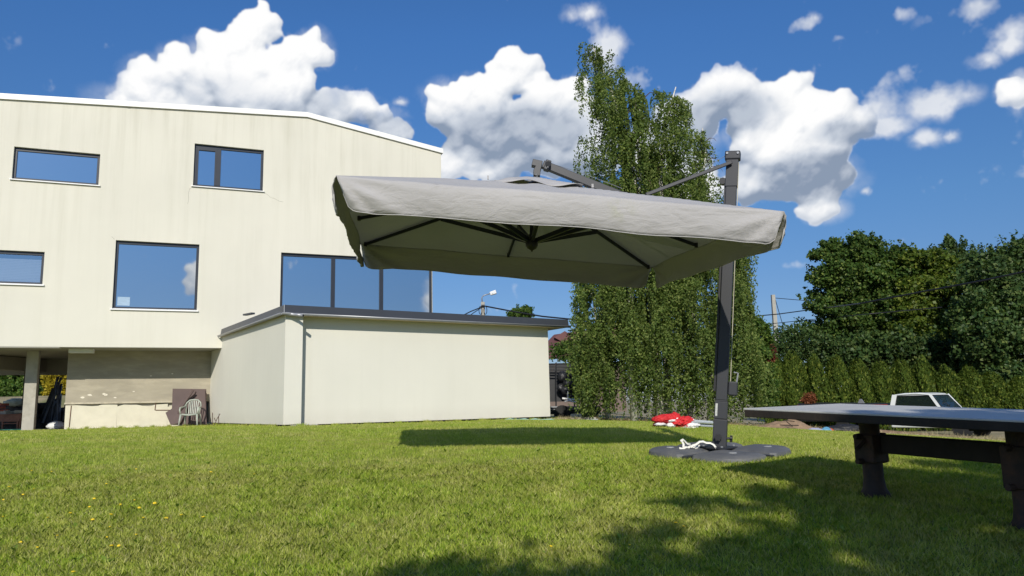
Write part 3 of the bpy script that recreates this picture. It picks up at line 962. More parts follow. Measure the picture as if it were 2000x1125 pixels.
# roof: overhanging deck, anthracite fascia, gutter
Q0 = np.array([-5.950, 19.675, 0]); Q1 = np.array([1.808, 24.775, 0])
sdir = at(434, 645, 24.9) - at(556, 600, 19.2); sdir[2] = 0
Q3 = H0 + np.array([math.cos(HAZ), math.sin(HAZ), 0]) * -.02
Q3 = np.array([Q3[0], Q3[1], 0]) - np.array([0, .0, 0])
Qb = Q1 + (-nf) * 8.2
hx = np.array([math.cos(HAZ), math.sin(HAZ), 0]); hy = np.array([-hx[1], hx[0], 0])
Q2 = Q1 - nf * 5.2
roofpoly = [Q0, Q1, Q2, np.array(H0) + hx * 7.0 + hy * -.02, np.array(H0) + hx * -.03 + hy * -.02]
mb = MB().prism([(p[0], p[1], 3.06) for p in roofpoly], (0, 0, .10))
obj('roof_deck', mb, M_DARKMETAL, annex)
_ins = [Q0 - nf * .035 + wf * .03, Q1 - nf * .035 - wf * .03, Q2 - wf * .03, roofpoly[3], roofpoly[4]]
mb = MB().prism([(p[0], p[1], 2.962) for p in _ins], (0, 0, .092))
obj('soffit_board', mb, M_BOARD, annex)


def strip(p, q, z0, z1, th, n, tilt=0.03):
    p = np.asarray(p, float); q = np.asarray(q, float); n = np.asarray(n, float)
    v = []
    for z, off in ((z0, 0.0), (z1, -tilt)):
        for a in (p, q): v.append((*(a + n * (off + th))[:2], z))
        for a in (q, p): v.append((*(a + n * off)[:2], z))
    return MB().add(v, BOXF)


obj('fascia', strip(Q0, Q1, 3.012, 3.225, .03, nf), M_DARKMETAL, annex)
nl = np.cross(np.append((roofpoly[4] - Q0)[:2], 0), (0, 0, 1)); nl /= -np.linalg.norm(nl)
if nl[0] > 0: nl = -nl
Sd = (roofpoly[4] - Q0); Sd /= np.linalg.norm(Sd)
obj('fascia', strip(Q0 - Sd * 0.0, roofpoly[4], 3.012, 3.225, .03, nl), mat('anthracite_sheet_paler', (.075, .078, .085), .5, var=.1), annex)  # left fascia in a paler grey than the front and right ones
obj('fascia', strip(Q1, Q2, 3.012, 3.225, .03, wf), M_DARKMETAL, annex)


def gutter(p, q, n, nm='gutter'):
    G = []
    for a in (p, q):
        row = []
        for t in np.linspace(0, math.pi, 8):
            row.append((a[0] + n[0] * (.075 - .055 * math.cos(t)), a[1] + n[1] * (.075 - .055 * math.cos(t)), 3.005 - .055 * math.sin(t)))
        G.append(row)
    return obj(nm, MB().grid(np.array(G)), M_ZINC, annex, smooth=True, solid=.004)


gutter(Q0 - wf * .09, Q1, nf); gutter(Q0 - Sd * .09, roofpoly[4], nl)
# spout that drips off the corner, the join of the gutters
c = Q0 + nf * .07 + wf * .13
sp = obj('spout', MB().tube([np.append((c - wf * .12)[:2], 2.985), np.append(c[:2], 2.975), np.append((c + wf * .14 + nf * .10)[:2], 2.955), np.append((c + wf * .26 + nf * .26)[:2], 2.92)], [.042, .045, .042, .040], 12), M_ZINC, annex, smooth=True)
obj('spout_mouth', MB().tube([np.append((c + wf * .258 + nf * .257)[:2], 2.921), np.append((c + wf * .264 + nf * .265)[:2], 2.919)], [.031, .031], 12), M_DARK, sp)
obj('corner_seam', MB().box((Q0[0] + nf[0] * .03 - .01, Q0[1] + nf[1] * .03, 3.12), (.022, .022, .205)), mat('dull_zinc', (.25, .26, .28), .5), annex)
# rubber strip on the roof by the house wall
obj('roof_scrap', MB().beam(at(478, 615, 23.2), at(494, 612, 22.6), .12, .05), M_DARKMETAL, annex)

# ------------------------------------------------------------------ cantilever parasol
M_ANTH = mat('anthracite_aluminium', (0.030, 0.032, 0.038), 0.48, metal=.15, var=.06, vscale=2)
M_BLACK = mat('black_plastic', (0.012, 0.012, 0.014), 0.45)
M_RIB = mat('rib_metal', (0.018, 0.022, 0.032), 0.4, metal=.2)


def fabric(name, col, stain=True):
    m = bpy.data.materials.new(name); m.use_nodes = True
    g = NT(m.node_tree); b = g.n['Principled BSDF']; b.inputs['Roughness'].default_value = 0.85
    b.inputs['Specular IOR Level'].default_value = 0.25
    try: b.inputs['Sheen Weight'].default_value = 0.15
    except Exception: pass
    o = g.new('ShaderNodeTexCoord').outputs['Object']
    c = g.ramp(g.noise(o, 1.4, 6, 0.6), [(0.3, tuple(x * .93 for x in col)), (0.7, tuple(x * 1.04 for x in col))])
    if stain:
        d = g.vmath('LENGTH', g.vmath('MULTIPLY', g.vmath('SUBTRACT', o, STAIN), (6.5, 6.5, 8.0)))
        f = g.math('MULTIPLY', g.maprange(d, 1.0, 0.3), g.maprange(g.noise(o, 9.0, 6, 0.7), 0.42, 0.62))
        c = g.mix(g.math('MULTIPLY', f, .40), c, (0.33, 0.34, 0.22))
    g.l.new(c, b.inputs['Base Color'])
    bp = g.new('ShaderNodeBump'); bp.inputs['Distance'].default_value = 0.012
    n1 = g.noise(g.vmath('MULTIPLY', o, (1.0, 1.0, 2.6)), 4.5, 3, 0.5, 0.8)
    n2 = g.noise(g.vmath('MULTIPLY', o, (.7, 1.0, 1.6)), 11.0, 3, 0.55, 1.2)
    g.l.new(g.math('MULTIPLY_ADD', n2, .35, n1), bp.inputs['Height']); g.l.new(bp.outputs[0], b.inputs['Normal'])
    tl = g.new('ShaderNodeBsdfTranslucent'); g.l.new(c, tl.inputs[0])
    mx = g.new('ShaderNodeMixShader'); mx.inputs[0].default_value = .045
    g.l.new(b.outputs[0], mx.inputs[1]); g.l.new(tl.outputs[0], mx.inputs[2]); g.l.new(mx.outputs[0], g.n['Material Output'].inputs[0])
    MATS[name] = m
    return m


# corners of the canopy edge: near left, near right, far left, far right
KNL, KNR, KFL, KFR = [np.array(p) for p in ((-1.319, 5.593, 2.281), (2.147, 5.815, 1.971), (-1.777, 8.80, 2.433), (1.689, 9.02, 2.122))]
KC = (KNL + KNR + KFL + KFR) / 4
KN = np.cross(KNR - KNL, KFL - KNL); KN /= np.linalg.norm(KN)
PEAK = 0.50
MB0 = np.array([1.935, 7.40, 0.0]); MT0 = np.array([2.262, 7.40, 2.965])
parasol = thing('cantilever_parasol', 'big square light grey cantilever parasol with anthracite mast, open', 'parasol', (MB0[0], MB0[1], 0.0))
org = np.array([MB0[0], MB0[1], 0.0])
STAIN = tuple((KNL * .37 + KNR * .63 - np.array([0, 0, .10]) - org))
M_FABRIC = fabric('light_grey_fabric', (0.405, 0.395, 0.39))


def kpt(a, b):     # a: -1 left .. 1 right, b: -1 near .. 1 far, on the flat edge plane
    return (KNL * (1 - a) * (1 - b) + KNR * (1 + a) * (1 - b) + KFL * (1 - a) * (1 + b) + KFR * (1 + a) * (1 + b)) / 4


def canopy_pt(a, b, lift=0.0):
    m = max(abs(a), abs(b)); n_ = min(abs(a), abs(b))
    h = PEAK * (1 - m)
    r = n_ / m if m > 1e-6 else 0
    sag = 0.035 * math.sin(math.pi * min(1, r)) ** 2 * math.sin(math.pi * min(m, 1)) * 1.0
    sag2 = 0.035 * (1 - m) * 0
    wob = mnoise.noise(Vector((a * 3.0, b * 3.0, 1.3))) * .012
    edge = 0.02 * max(0, m - .8) * 5 * math.sin(math.pi * r) ** 2
    p = kpt(a, b) + KN * (h - sag + wob + lift)
    # edges pull inwards a little between the rib ends
    return p - (p - KC) * np.array([1, 1, 0]) * 0.012 * math.sin(math.pi * r) ** 2 * m


def build_canopy():
    n = 56
    ts = np.linspace(-1, 1, n + 1)
    mb = MB(); V = {}; 
    for i, a in enumerate(ts):
        for j, b in enumerate(ts):
            if max(abs(a), abs(b)) < 0.15: continue
            V[i, j] = len(mb.v); mb.v.append(tuple(canopy_pt(a, b)))
    for i in range(n):
        for j in range(n):
            q = [(i, j), (i + 1, j), (i + 1, j + 1), (i, j + 1)]
            if all(k in V for k in q): mb.f.append(tuple(V[k] for k in q))
    c = obj('canopy', mb, M_FABRIC, parasol, smooth=True)
    # vent: a small loose cap over the hole, wavy hem
    mb = MB(); m_ = 22; V = {}
    tv = np.linspace(-1, 1, m_ + 1)
    for i, a in enumerate(tv):
        for j, b in enumerate(tv):
            mm = max(abs(a), abs(b))
            if mm < .16: continue
            V[i, j] = len(mb.v)
            p = kpt(a * .24, b * .24) + KN * (PEAK * (1 - .24 * mm) + .045 * (1 - mm) + .012 + .022 * mm ** 3 * math.sin(a * 5.5 + b * 4.0 + .6))
            mb.v.append(tuple(p))
    for i in range(m_):
        for j in range(m_):
            q = [(i, j), (i + 1, j), (i + 1, j + 1), (i, j + 1)]
            if all(k in V for k in q): mb.f.append(tuple(V[k] for k in q))
    obj('vent', mb, M_FABRIC, c, smooth=True, solid=.003)
    p = kpt(-.26, -.2) + KN * (PEAK * .80); obj('vent_tab', MB().box(p + np.array([-.02, 0, .02]), (.012, .02, .035)), M_FABRIC, c)
    p = kpt(.30, -.2) + KN * (PEAK * .80); obj('vent_tab', MB().box(p + np.array([0, 0, .02]), (.02, .02, .035)), M_FABRIC, c)
    # valances: one hanging flap per side, rounded lower corners, folds near the ends
    sides = ((KNL, KNR, np.array([0, -1., 0]), 'near'), (KNR, KFR, np.array([1., 0, 0]), 'right'), (KFR, KFL, np.array([0, 1., 0]), 'far'), (KFL, KNL, np.array([-1., 0, 0]), 'left'))
    for (p, q, out, nm) in sides:
        L = 90; K = 12; G = []
        for i in range(L + 1):
            t = i / L; row = []
            dend = min(t, 1 - t) * 3.5
            rr = .13
            hgt = 0.262
            cut = 0 if dend > rr else rr - math.sqrt(max(0, rr * rr - (rr - dend) ** 2))
            hgt = hgt - cut + .006 * math.sin(t * 21)
            a_, b_ = {'near': (2 * t - 1, -1), 'right': (1, 2 * t - 1), 'far': (1 - 2 * t, 1), 'left': (-1, 1 - 2 * t)}[nm]
            top = canopy_pt(a_, b_)
            for k in range(K + 1):
                s_ = k / K
                x = p * (1 - t) + q * t
                bul = out * (.030 * math.sin(math.pi * min(1, s_ * .9)) + .012 * s_)
                # diagonal pull folds running in from the corners
                e = math.exp(-dend * 2.2)
                ang = math.atan2(s_ * hgt, dend + .02); rad = math.hypot(s_ * hgt, dend)
                fold = .020 * math.sin(ang * 13 + (1.0 if t < .5 else 2.4)) * math.exp(-rad * 1.9) * min(1, rad * 5) * min(1, s_ * 5)
                fold += .008 * math.sin(ang * 31 + 4 * mnoise.noise(Vector((t * 5, 0, len(nm))))) * math.exp(-rad * 2.6) * min(1, rad * 4) * min(1, s_ * 5)
                fold += .010 * mnoise.noise(Vector((t * 9 + len(nm), s_ * 2.0, 3.1))) * s_ + .006 * mnoise.noise(Vector((t * 30 + len(nm), s_ * 5.0, 7.1))) * s_
                lean = -out * .05 * s_ * (1 if nm in ('near',) else .2)
                endin = (q - p) / np.linalg.norm(q - p) * (.05 * s_ * e * (1 if t < .5 else -1))
                curl = (np.array([.0, 0, 0]))
                if nm == 'left' and t < .12: curl = np.array([.05, -.02, -.05]) * s_ * (1 - t / .12)
                if nm == 'far' and t > .9: curl = np.array([-.03, 0, -.03]) * s_ * (t - .9) / .1
                P_ = top + np.array([0, 0, -hgt * s_]) + bul + out * fold + lean + endin + curl
                row.append(P_)
            G.append(row)
        v = obj('valance', MB().grid(np.array(G)), M_FABRIC, c, smooth=True, solid=.0025)
        # hem line: thin roll along the bottom
        H = [G[i][K] for i in range(0, L + 1)]
        obj('hem', MB().tube(H, .0045, 5), mat('hem_fabric', (.42, .41, .40), .8), c, smooth=True)
    return c


canopy = build_canopy()
# ribs under the fabric, struts and the hub
crown = KC + KN * (PEAK - .055)
hubp = KC + np.array([.018, 0, -.135])
ends = [(-1, -1), (0, -1), (1, -1), (1, 0), (1, 1), (0, 1), (-1, 1), (-1, 0)]
for (a, b) in ends:
    s_ = .965 if a and b else .955
    tip = canopy_pt(a * s_, b * s_) - KN * .03
    st = crown + (tip - crown) * .06
    rb = obj('rib', MB().beam(st, tip, .022, .034), M_RIB, parasol, bevel=.003)
    f_ = .50 if (a and b) else .52
    mid = crown + (tip - crown) * f_
    obj('strut', MB().beam(hubp + (mid - hubp) * .05 + np.array([0, 0, .02]), mid - KN * .014, .030, .042), M_RIB, rb)
    obj('rib_end', MB().box(tip, (.03, .03, .045)), M_BLACK, rb)
obj('crown_block', MB().lathe([(.055, -.03), (.065, -.01), (.065, .03), (.03, .05)], crown, 16), M_BLACK, parasol, smooth='auto')
obj('hub', MB().lathe([(.004, -.075), (.012, -.06), (.045, -.042), (.060, -.015), (.062, .02), (.055, .035), (.055, .055), (.028, .06), (.026, .10)], hubp, 20), M_BLACK, parasol, smooth='auto')
obj('centre_post', MB().tube([hubp + (0, 0, .09), crown - (0, 0, .02)], .019, 12), M_RIB, parasol, smooth='auto')
obj('cord', MB().tube([hubp + (.05, 0, .05), crown + (.11, 0, -.06)], .0035, 5), M_TRIM, parasol)

# mast
md = (MT0 - MB0); ml = np.linalg.norm(md); md /= ml
mfw = np.array([-.34, -.94, 0]); mfw -= md * (mfw @ md); mfw /= np.linalg.norm(mfw)      # wide face turned to the photographer
msd = np.cross(mfw, md)


def mastp(t, dx=0, dy=0): return MB0 + md * t + msd * dx + mfw * dy


mast_up = obj('mast', MB().beam(mastp(.52), mastp(ml - .02), .105, .075, mfw), M_ANTH, parasol, bevel=.006)
obj('mast_sleeve', MB().beam(mastp(.0), mastp(.335), .128, .102, mfw), M_ANTH, parasol, bevel=.006)
obj('mast_sleeve', MB().beam(mastp(.342), mastp(.505), .120, .094, mfw), M_ANTH, parasol, bevel=.005)
obj('mast_collar', MB().beam(mastp(.335), mastp(.342), .112, .086, mfw), M_BLACK, parasol)
obj('mast_collar', MB().beam(mastp(.505), mastp(.52), .112, .083, mfw), M_ANTH, parasol, bevel=.003)
sgn = -1 if (msd[0] > 0) else 1        # towards picture left
obj('rail', MB().beam(mastp(.60, sgn * .068), mastp(2.0, sgn * .068), .022, .05, mfw), M_BLACK, parasol, bevel=.003)
obj('rail', MB().beam(mastp(1.9, sgn * .061), mastp(ml - .25, sgn * .061), .016, .05, mfw), M_ANTH, parasol, bevel=.003)
obj('label_plate', MB().beam(mastp(.365, sgn * .040, .049), mastp(.485, sgn * .040, .049), .020, .003, mfw), mat('plate_label', (.45, .46, .44), .5, var=.3, vscale=60), parasol)
tc_ = obj('mast_head', MB().beam(mastp(ml - .06), mastp(ml + .03), .150, .100, mfw), M_ANTH, parasol, bevel=.012)
for dx in (-.052, .052):
    obj('head_bolt', MB().tube([mastp(ml + .0, dx, .048), mastp(ml + .0, dx, .062)], .012, 8), M_ZINC, tc_)
obj('head_bracket', MB().beam(mastp(ml - .34), mastp(ml - .062), .118, .090, mfw), M_ANTH, parasol, bevel=.004)
obj('pulley', MB().tube([mastp(ml - .28, sgn * .085, -.03), mastp(ml - .28, sgn * .085, .03)], .035, 12), M_BLACK, parasol)
for z_ in (.165,):
    for dx, dy in ((.01, .055), (.085, .0)):
        ax = mfw if dy else msd * -sgn
        c0 = mastp(z_, (0.010 if dy else -sgn * .064), (.051 if dy else 0.0))
        kb = MB(); kb.tube([c0, c0 + ax * .03], .012, 10); kb.tube([c0 + ax * .028, c0 + ax * .052], [.028, .028], 10)
        for k in range(6):
            u_ = np.cross(ax, md); an = k * math.pi / 3; dr = u_ * math.cos(an) + md * math.sin(an)
            kb.tube([c0 + ax * .03 + dr * .026, c0 + ax * .05 + dr * .026], .010, 6)
        obj('clamp_knob', kb, M_BLACK, parasol, smooth='auto')
# crank box on the far right side of the mast
cb = obj('crank_box', MB().beam(mastp(.57, -sgn * .098, -.02), mastp(.705, -sgn * .098, -.02), .085, .09, mfw), M_ANTH, parasol, bevel=.012)
obj('crank_handle', MB().tube([mastp(.70, -sgn * .130, -.02), mastp(.79, -sgn * .140, -.02), mastp(.795, -sgn * .10, -.02)], .008, 8), M_ZINC, cb, smooth='auto')
obj('lift_cord', MB().tube([mastp(.70, -sgn * .075, .0), mastp(2.0, -sgn * .065, .0), mastp(ml - .08, -sgn * .060, 0)], .0035, 5), mat('cord_cream', (.5, .47, .36), .8), parasol)

# boom and tie rod
tip = at(1049, 330, 7.35); joint = at(1262, 388, 7.36)
car = mastp(2.12, sgn * .09)
b0 = at(1056, 320, 7.35)
dirb = joint - b0
boom = obj('boom', MB().beam(b0 + dirb * .02, car + np.array([0, 0, .02]), .07, .075, (0, 0, 1), .075, .095), M_ANTH, parasol, bevel=.006)
obj('boom_end', MB().box(at(1069, 324, 7.32), (.055, .085, .105), [[.95, 0, .31], [0, 1, 0], [-.31, 0, .95]]), M_ANTH, boom, bevel=.008)
obj('boom_lug', MB().tube([at(1071, 320, 7.26), at(1071, 320, 7.44)], .028, 12), M_ANTH, boom)
for px_, py_ in ((1070, 326), (1047, 341), (1049, 344)):
    obj('bolt', MB().tube([at(px_, py_, 7.23), at(px_, py_, 7.27)], .007, 8), M_ZINC, boom)
hk = MB()
prof = [(1041, 310), (1060, 314), (1057, 328), (1056, 331), (1055, 343), (1042, 342), (1042, 331), (1046, 324), (1038, 322)]
hk.prism([at(x, y, 7.30) for x, y in prof], np.array([0, .09, 0]))
obj('hanger_head', hk, M_ANTH, boom, bevel=.004)
obj('hanger_neck', MB().tube([at(1048, 341, 7.345), crown + (0, 0, .03)], .022, 10), M_ANTH, parasol)
obj('carriage', MB().beam(mastp(2.02, sgn * .085), mastp(2.30, sgn * .085), .05, .12, mfw), M_BLACK, parasol, bevel=.006)
obj('carriage_knob', MB().tube([mastp(2.07, sgn * .13, .0), mastp(2.07, sgn * .10, .0)], .03, 10), M_BLACK, parasol)
obj('carriage_handle', MB().tube([mastp(2.23, sgn * .10, .05), mastp(2.20, sgn * .17, .06), mastp(2.03, sgn * .17, .06), mastp(1.98, sgn * .10, .05)], .011, 8), M_BLACK, parasol, smooth='auto')
obj('tie_rod', MB().beam(mastp(ml - .10, 0, .07), joint + np.array([0, 0, .04]), .022, .036), M_ANTH, parasol, bevel=.006)
obj('wire', MB().tube([at(1072, 318, 7.34), at(1140, 339, 7.34), at(1215, 368, 7.34)], .0028, 4), M_ZINC, parasol)
obj('wire', MB().tube([mastp(ml + .0, sgn * .06), at(1330, 355, 7.38), at(1240, 392, 7.38)], .0025, 4), M_ZINC, parasol)

# steel cross and four dark weights around the foot
M_WEIGHT = mat('charcoal_plastic', (0.105, 0.108, 0.115), 0.62, var=.12, vscale=5, bump=.003, bscale=60, dirt=(.22, .21, .19), dirt_amt=.35, dirt_scale=6)
foot = MB0.copy(); foot[2] = gz(foot[0], foot[1])
ca, sa = math.cos(math.radians(48)), math.sin(math.radians(48))
E1 = np.array([ca, -sa, 0]); E2 = np.array([sa, ca, 0])
sl = lambda p, dz=0: np.array([p[0], p[1], float(gz(p[0], p[1])) + dz])
mb = MB()
for e in (E1, E2):
    mb.beam(sl(foot - e * .56, .03), sl(foot + e * .56, .03), .05, .045)
cross = obj('foot_cross', mb, M_ANTH, parasol, bevel=.004)
obj('foot_plate', MB().beam(sl(foot - E1 * .13, .082), sl(foot + E1 * .13, .082), .26, .018, (0, 0, 1)), M_ANTH, parasol, bevel=.004)
for a_, b_ in ((-.10, -.10), (.10, -.10), (.10, .10), (-.10, .10)):
    c = sl(foot + E1 * a_ + E2 * b_, .09)
    obj('bolt', MB().tube([c, c + (0, 0, .015)], .012, 6), M_ZINC, parasol)


def weight(q1, q2, label):
    """quarter weight: rounded outer edge, raised top with a chamfered rim, a filler cap"""
    e1, e2 = E1 * q1, E2 * q2
    root = thing('base_weight', label, 'parasol weight', sl(foot + (e1 + e2) * .38), 0, 'weights on the parasol foot')
    out = []
    R_ = .66
    out = [(.05, .05), (.60, .05), (.655, .10), (.665, .28), (.63, .46), (.56, .56), (.46, .63), (.28, .665), (.10, .655), (.05, .60)]
    out = [(u * .84, w * .84) for u, w in out]
    cen = np.mean(out, 0)
    rings = []
    for sc, h in ((1.0, -.05), (1.0, .036), (.965, .060), (.80, .078), (.4, .084)):
        rings.append([sl(foot + e1 * (cen[0] + (u - cen[0]) * sc) + e2 * (cen[1] + (w - cen[1]) * sc), h) for u, w in out])
    mb = MB(); n = len(out); o = 0
    mb.v = [tuple(p) for r_ in rings for p in r_]
    for i in range(len(rings) - 1):
        for k in range(n):
            k2 = (k + 1) % n; mb.f.append((i * n + k, i * n + k2, (i + 1) * n + k2, (i + 1) * n + k))
    mb.f.append(tuple((len(rings) - 1) * n + k for k in range(n)))
    obj('shell', mb, M_WEIGHT, root, smooth='auto')
    c = sl(foot + e1 * .34 + e2 * .30, .070)
    obj('filler_cap', MB().lathe([(.038, 0), (.038, .014), (.03, .02)], c, 16), mat('cap_grey', (.30, .31, .32), .45, var=.3, vscale=30), root, smooth='auto')
    obj('grip', MB().box(sl(foot + e1 * .20 + e2 * .38, .074), (.10, .035, .012)), M_BLACK, root)


weight(1, -1, 'charcoal parasol weight on the foot, front one nearest the camera')
weight(-1, -1, 'charcoal parasol weight on the foot, left one under the white straps')
weight(-1, 1, 'charcoal parasol weight on the foot, far one behind the mast')
weight(1, 1, 'charcoal parasol weight on the foot, right one towards the table')
M_STRAP = mat('white_strap', (.78, .77, .70), .7, var=.06)


def ribbon(pts, w, nm='strap'):
    G = []
    for i, p in enumerate(pts):
        p = np.asarray(p, float); d = np.asarray(pts[min(i + 1, len(pts) - 1)], float) - np.asarray(pts[max(i - 1, 0)], float)
        s_ = np.cross(d, (0.15, -.75, .6)); s_ /= np.linalg.norm(s_)
        G.append([p - s_ * w / 2, p + s_ * w / 2])
    return MB().grid(np.array(G))


wr = thing('strap', 'crumpled white webbing straps lying on the left parasol weight', 'strap', sl(foot + np.array([-.45, -.05, 0])))
srng = random.Random(8)
wc = foot - (E1 - (-E2)) * 0
wl = foot + (-E1 - E2) * .24
for k in range(5):
    a0 = srng.uniform(0, 6.28); p = wl + np.array([srng.uniform(-.20, .10), srng.uniform(-.14, .06), 0]); pts2 = []
    for j_ in range(9):
        hump = .085 + .006 + .055 * (k in (1, 4)) * math.sin(math.pi * j_ / 8) + .008 * math.sin(j_ * 2 + k)
        pts2.append(np.array([p[0], p[1], float(gz(p[0], p[1])) + hump]))
        a0 += srng.uniform(-.75, .75); p = p + np.array([math.cos(a0), math.sin(a0) * .6, 0]) * .034
    obj('webbing', ribbon(pts2, .022), M_STRAP, wr, solid=.003, smooth=True)

# ------------------------------------------------------------------ slab table
M_TOP = mat('table_top_paint', (0.50, 0.495, 0.47), 0.5, var=.08, vscale=1.3, spec=.35, dirt=(.34, .34, .34), dirt_amt=.5, dirt_scale=2.0)
M_TIMB = mat('dark_timber', (0.020, 0.014, 0.010), 0.8, var=.35, vscale=5, stretch=(1, 1, .3), bump=.006, bscale=18)
M_RUST = mat('rusty_iron', (0.026, 0.017, 0.013), 0.75, var=.4, vscale=7, bump=.004, bscale=30, dirt=(.14, .06, .03), dirt_amt=.55, dirt_scale=5)
th = -0.5289
te = np.array([math.sin(th), math.cos(th), 0]); tsd = np.array([te[1], -te[0], 0])
L1 = np.array([2.50, 5.40, 0]); TW, TOV, TLG = 1.10, .666, 2.55


def tpl(q, dz=0): return np.array([q[0], q[1], .4185 - .00928 * (q[0] - 2.6) + .04064 * (q[1] - 5) + dz])


table = thing('slab_table', 'heavy low outdoor table, grey painted slab top on two dark trestle legs', 'table', sl(L1 - te * .5))
cn = [L1 + te * TOV - tsd * TW / 2, L1 + te * TOV + tsd * TW / 2, L1 + te * (TOV - TLG) + tsd * TW / 2, L1 + te * (TOV - TLG) - tsd * TW / 2]
obj('table_top', MB().add([tuple(tpl(p, z)) for z in (-.012, 0) for p in cn], BOXF), M_TOP, table, bevel=.003)
inn = [L1 + te * (TOV - .01) - tsd * (TW / 2 - .012), L1 + te * (TOV - .01) + tsd * (TW / 2 - .012), L1 + te * (TOV - TLG + .01) + tsd * (TW / 2 - .012), L1 + te * (TOV - TLG + .01) - tsd * (TW / 2 - .012)]
for i in range(4):
    p, q = inn[i], inn[(i + 1) % 4]
    if i in (0, 2): p = p + tsd * (.03 if i == 0 else -.03); q = q - tsd * (.03 if i == 0 else -.03)
    obj('edge_board', MB().beam(tpl(p, -.038), tpl(q, -.038), .028, .05), M_TIMB, table, bevel=.004)
for k in np.linspace(-.36, .36, 4):
    obj('bearer', MB().beam(tpl(L1 + te * (TOV - .06) + tsd * k, -.042), tpl(L1 + te * (TOV - TLG + .06) + tsd * k, -.042), .07, .055), M_TIMB, table)
for j, off in enumerate((0, -1.02)):
    b = L1 + te * off + np.array([-.03 if j == 0 else -.085, 0, 0])
    gzb = float(gz(b[0], b[1]))
    top = tpl(b, -.072)
    lg = obj('leg', MB().lathe([(.125, gzb - .05 - top[2]), (.105, gzb + .02 - top[2]), (.076, gzb + .07 - top[2]), (.066, gzb + .14 - top[2]), (.066, -.24), (.066, -.001)], (b[0], b[1], top[2]), 20), M_RUST, table, smooth='auto')
    obj('sleeve', MB().beam((b[0], b[1], gzb + .245), (b[0], b[1], top[2] - .105), .165, .15, te), M_RUST, lg, bevel=.008)
    obj('cap_plate', MB().beam((b[0] - te[0] * .14, b[1] - te[1] * .14, top[2] - .0), (b[0] + te[0] * .14, b[1] + te[1] * .14, top[2] - .0), .5, .03), M_TIMB, lg)
    for k, z_ in enumerate((gzb + .255, top[2] - .115)):
        c = np.array([b[0], b[1], z_]) - tsd * .085 + te * .02
        obj('bolt_knob', MB().tube([c, c - tsd * .05], [.022, .018], 10), M_RUST, lg, smooth='auto')
        c = np.array([b[0], b[1], z_]) + tsd * .085 - te * .02
        obj('bolt_knob', MB().tube([c, c + tsd * .05], [.022, .018], 10), M_RUST, lg, smooth='auto')
b = L1; zc = tpl(b)[2] - .21
obj('cross_beam', MB().beam(tpl(L1 - te * .07, -.235), tpl(L1 - te * .95, -.235), .09, .125), M_TIMB, table, bevel=.01)
obj('latch_pin', MB().tube([tpl(L1 - tsd * .09, -.20), tpl(L1 - tsd * .20, -.265)], .014, 8), M_RUST, table)
obj('iron_tab', MB().beam(tpl(L1 - te * .80 + tsd * .2, -.10), tpl(L1 - te * .80 + tsd * .26, -.15), .05, .05), M_RUST, table)

# ------------------------------------------------------------------ folded red and white pavilion on the lawn
M_RED = mat('red_cloth', (0.55, 0.018, 0.022), 0.7, var=.12, vscale=9, bump=.006, bscale=14)
M_WCLOTH = mat('white_cloth', (0.78, 0.77, 0.76), 0.7, var=.05, bump=.004, bscale=14)
M_STEEL = mat('grey_tube', (0.34, 0.37, 0.39), 0.35, metal=.5)


def cloth_lump(c, rad, seed, flat=1.0, amp=.22, freq=3.0, n=34, bottom=0.0):
    G = []
    for i in range(n + 1):
        ph = math.pi * i / n; row = []
        for k in range(n * 2 + 1):
            t = 2 * math.pi * (k % (n * 2)) / (n * 2)
            d = np.array([math.sin(ph) * math.cos(t), math.sin(ph) * math.sin(t), math.cos(ph)])
            q = Vector(tuple(d * freq)) + Vector((seed * 3.1, seed * 1.7, 0))
            r = 1 + amp * (1 - abs(mnoise.noise(q)) * 2.4) + amp * .6 * mnoise.noise(q * 2.7) + amp * .35 * mnoise.noise(q * 6.0)
            p = np.asarray(c) + d * np.asarray(rad) * r
            p[2] = max(p[2], bottom)
            row.append(p)
        G.append(row)
    return MB().grid(np.array(G))


pc = at(1330, 830, 13.0); pz = float(gz(pc[0], pc[1]))
pav = thing('folded_pavilion', 'folded red and white garden pavilion lying on the lawn, grey legs sticking out', 'pavilion', (pc[0], pc[1], pz))
px2x = lambda px, d=13.0: (px - 1000) / FPX * d * 1.0
prng = random.Random(4)
x0p, x1p = at(1276, 830, 13.0)[0], at(1352, 830, 13.0)[0]
for k in range(15):
    t = prng.random(); cx_ = x0p + (x1p - x0p) * t; hz = .05 + .16 * prng.random() * (1 - .5 * abs(t - .55))
    red = prng.random() < (.92 if t < .72 else .35) and k not in (3, 8)
    r = (prng.uniform(.08, .15), prng.uniform(.08, .13), prng.uniform(.05, .085)) if red else (prng.uniform(.05, .14), prng.uniform(.06, .12), prng.uniform(.022, .045))
    obj('red_cloth' if red else 'white_cloth', cloth_lump((cx_, 13.0 + prng.uniform(-.1, .08) - (0 if red else .07), pz + hz), r, k + 2, bottom=pz + .004, amp=.34, n=20), M_RED if red else M_WCLOTH, pav, smooth=True)
for (x, z_, r, sd) in ((1350, .07, (.11, .10, .035), 4), (1344, .035, (.12, .10, .03), 8), (1312, .155, (.07, .06, .018), 9)):
    obj('white_cloth', cloth_lump((at(x, 830, 12.93)[0], 12.88, pz + z_), r, sd, bottom=pz + .004, amp=.4, n=20), M_WCLOTH, pav, smooth=True)
for k in range(6):
    x0 = at(1340, 830, 13.0)[0]; x1 = at(1400 - (k % 3) * 5, 830, 13.0)[0]
    y_ = 12.86 + .045 * (k % 3); z_ = pz + .05 + .055 * (k // 3) + .012 * (k % 3)
    obj('pole', MB().beam((x0, y_, z_ + .03), (x1, y_ - .02, z_ - .01), .028, .028), M_STEEL, pav, bevel=.004)

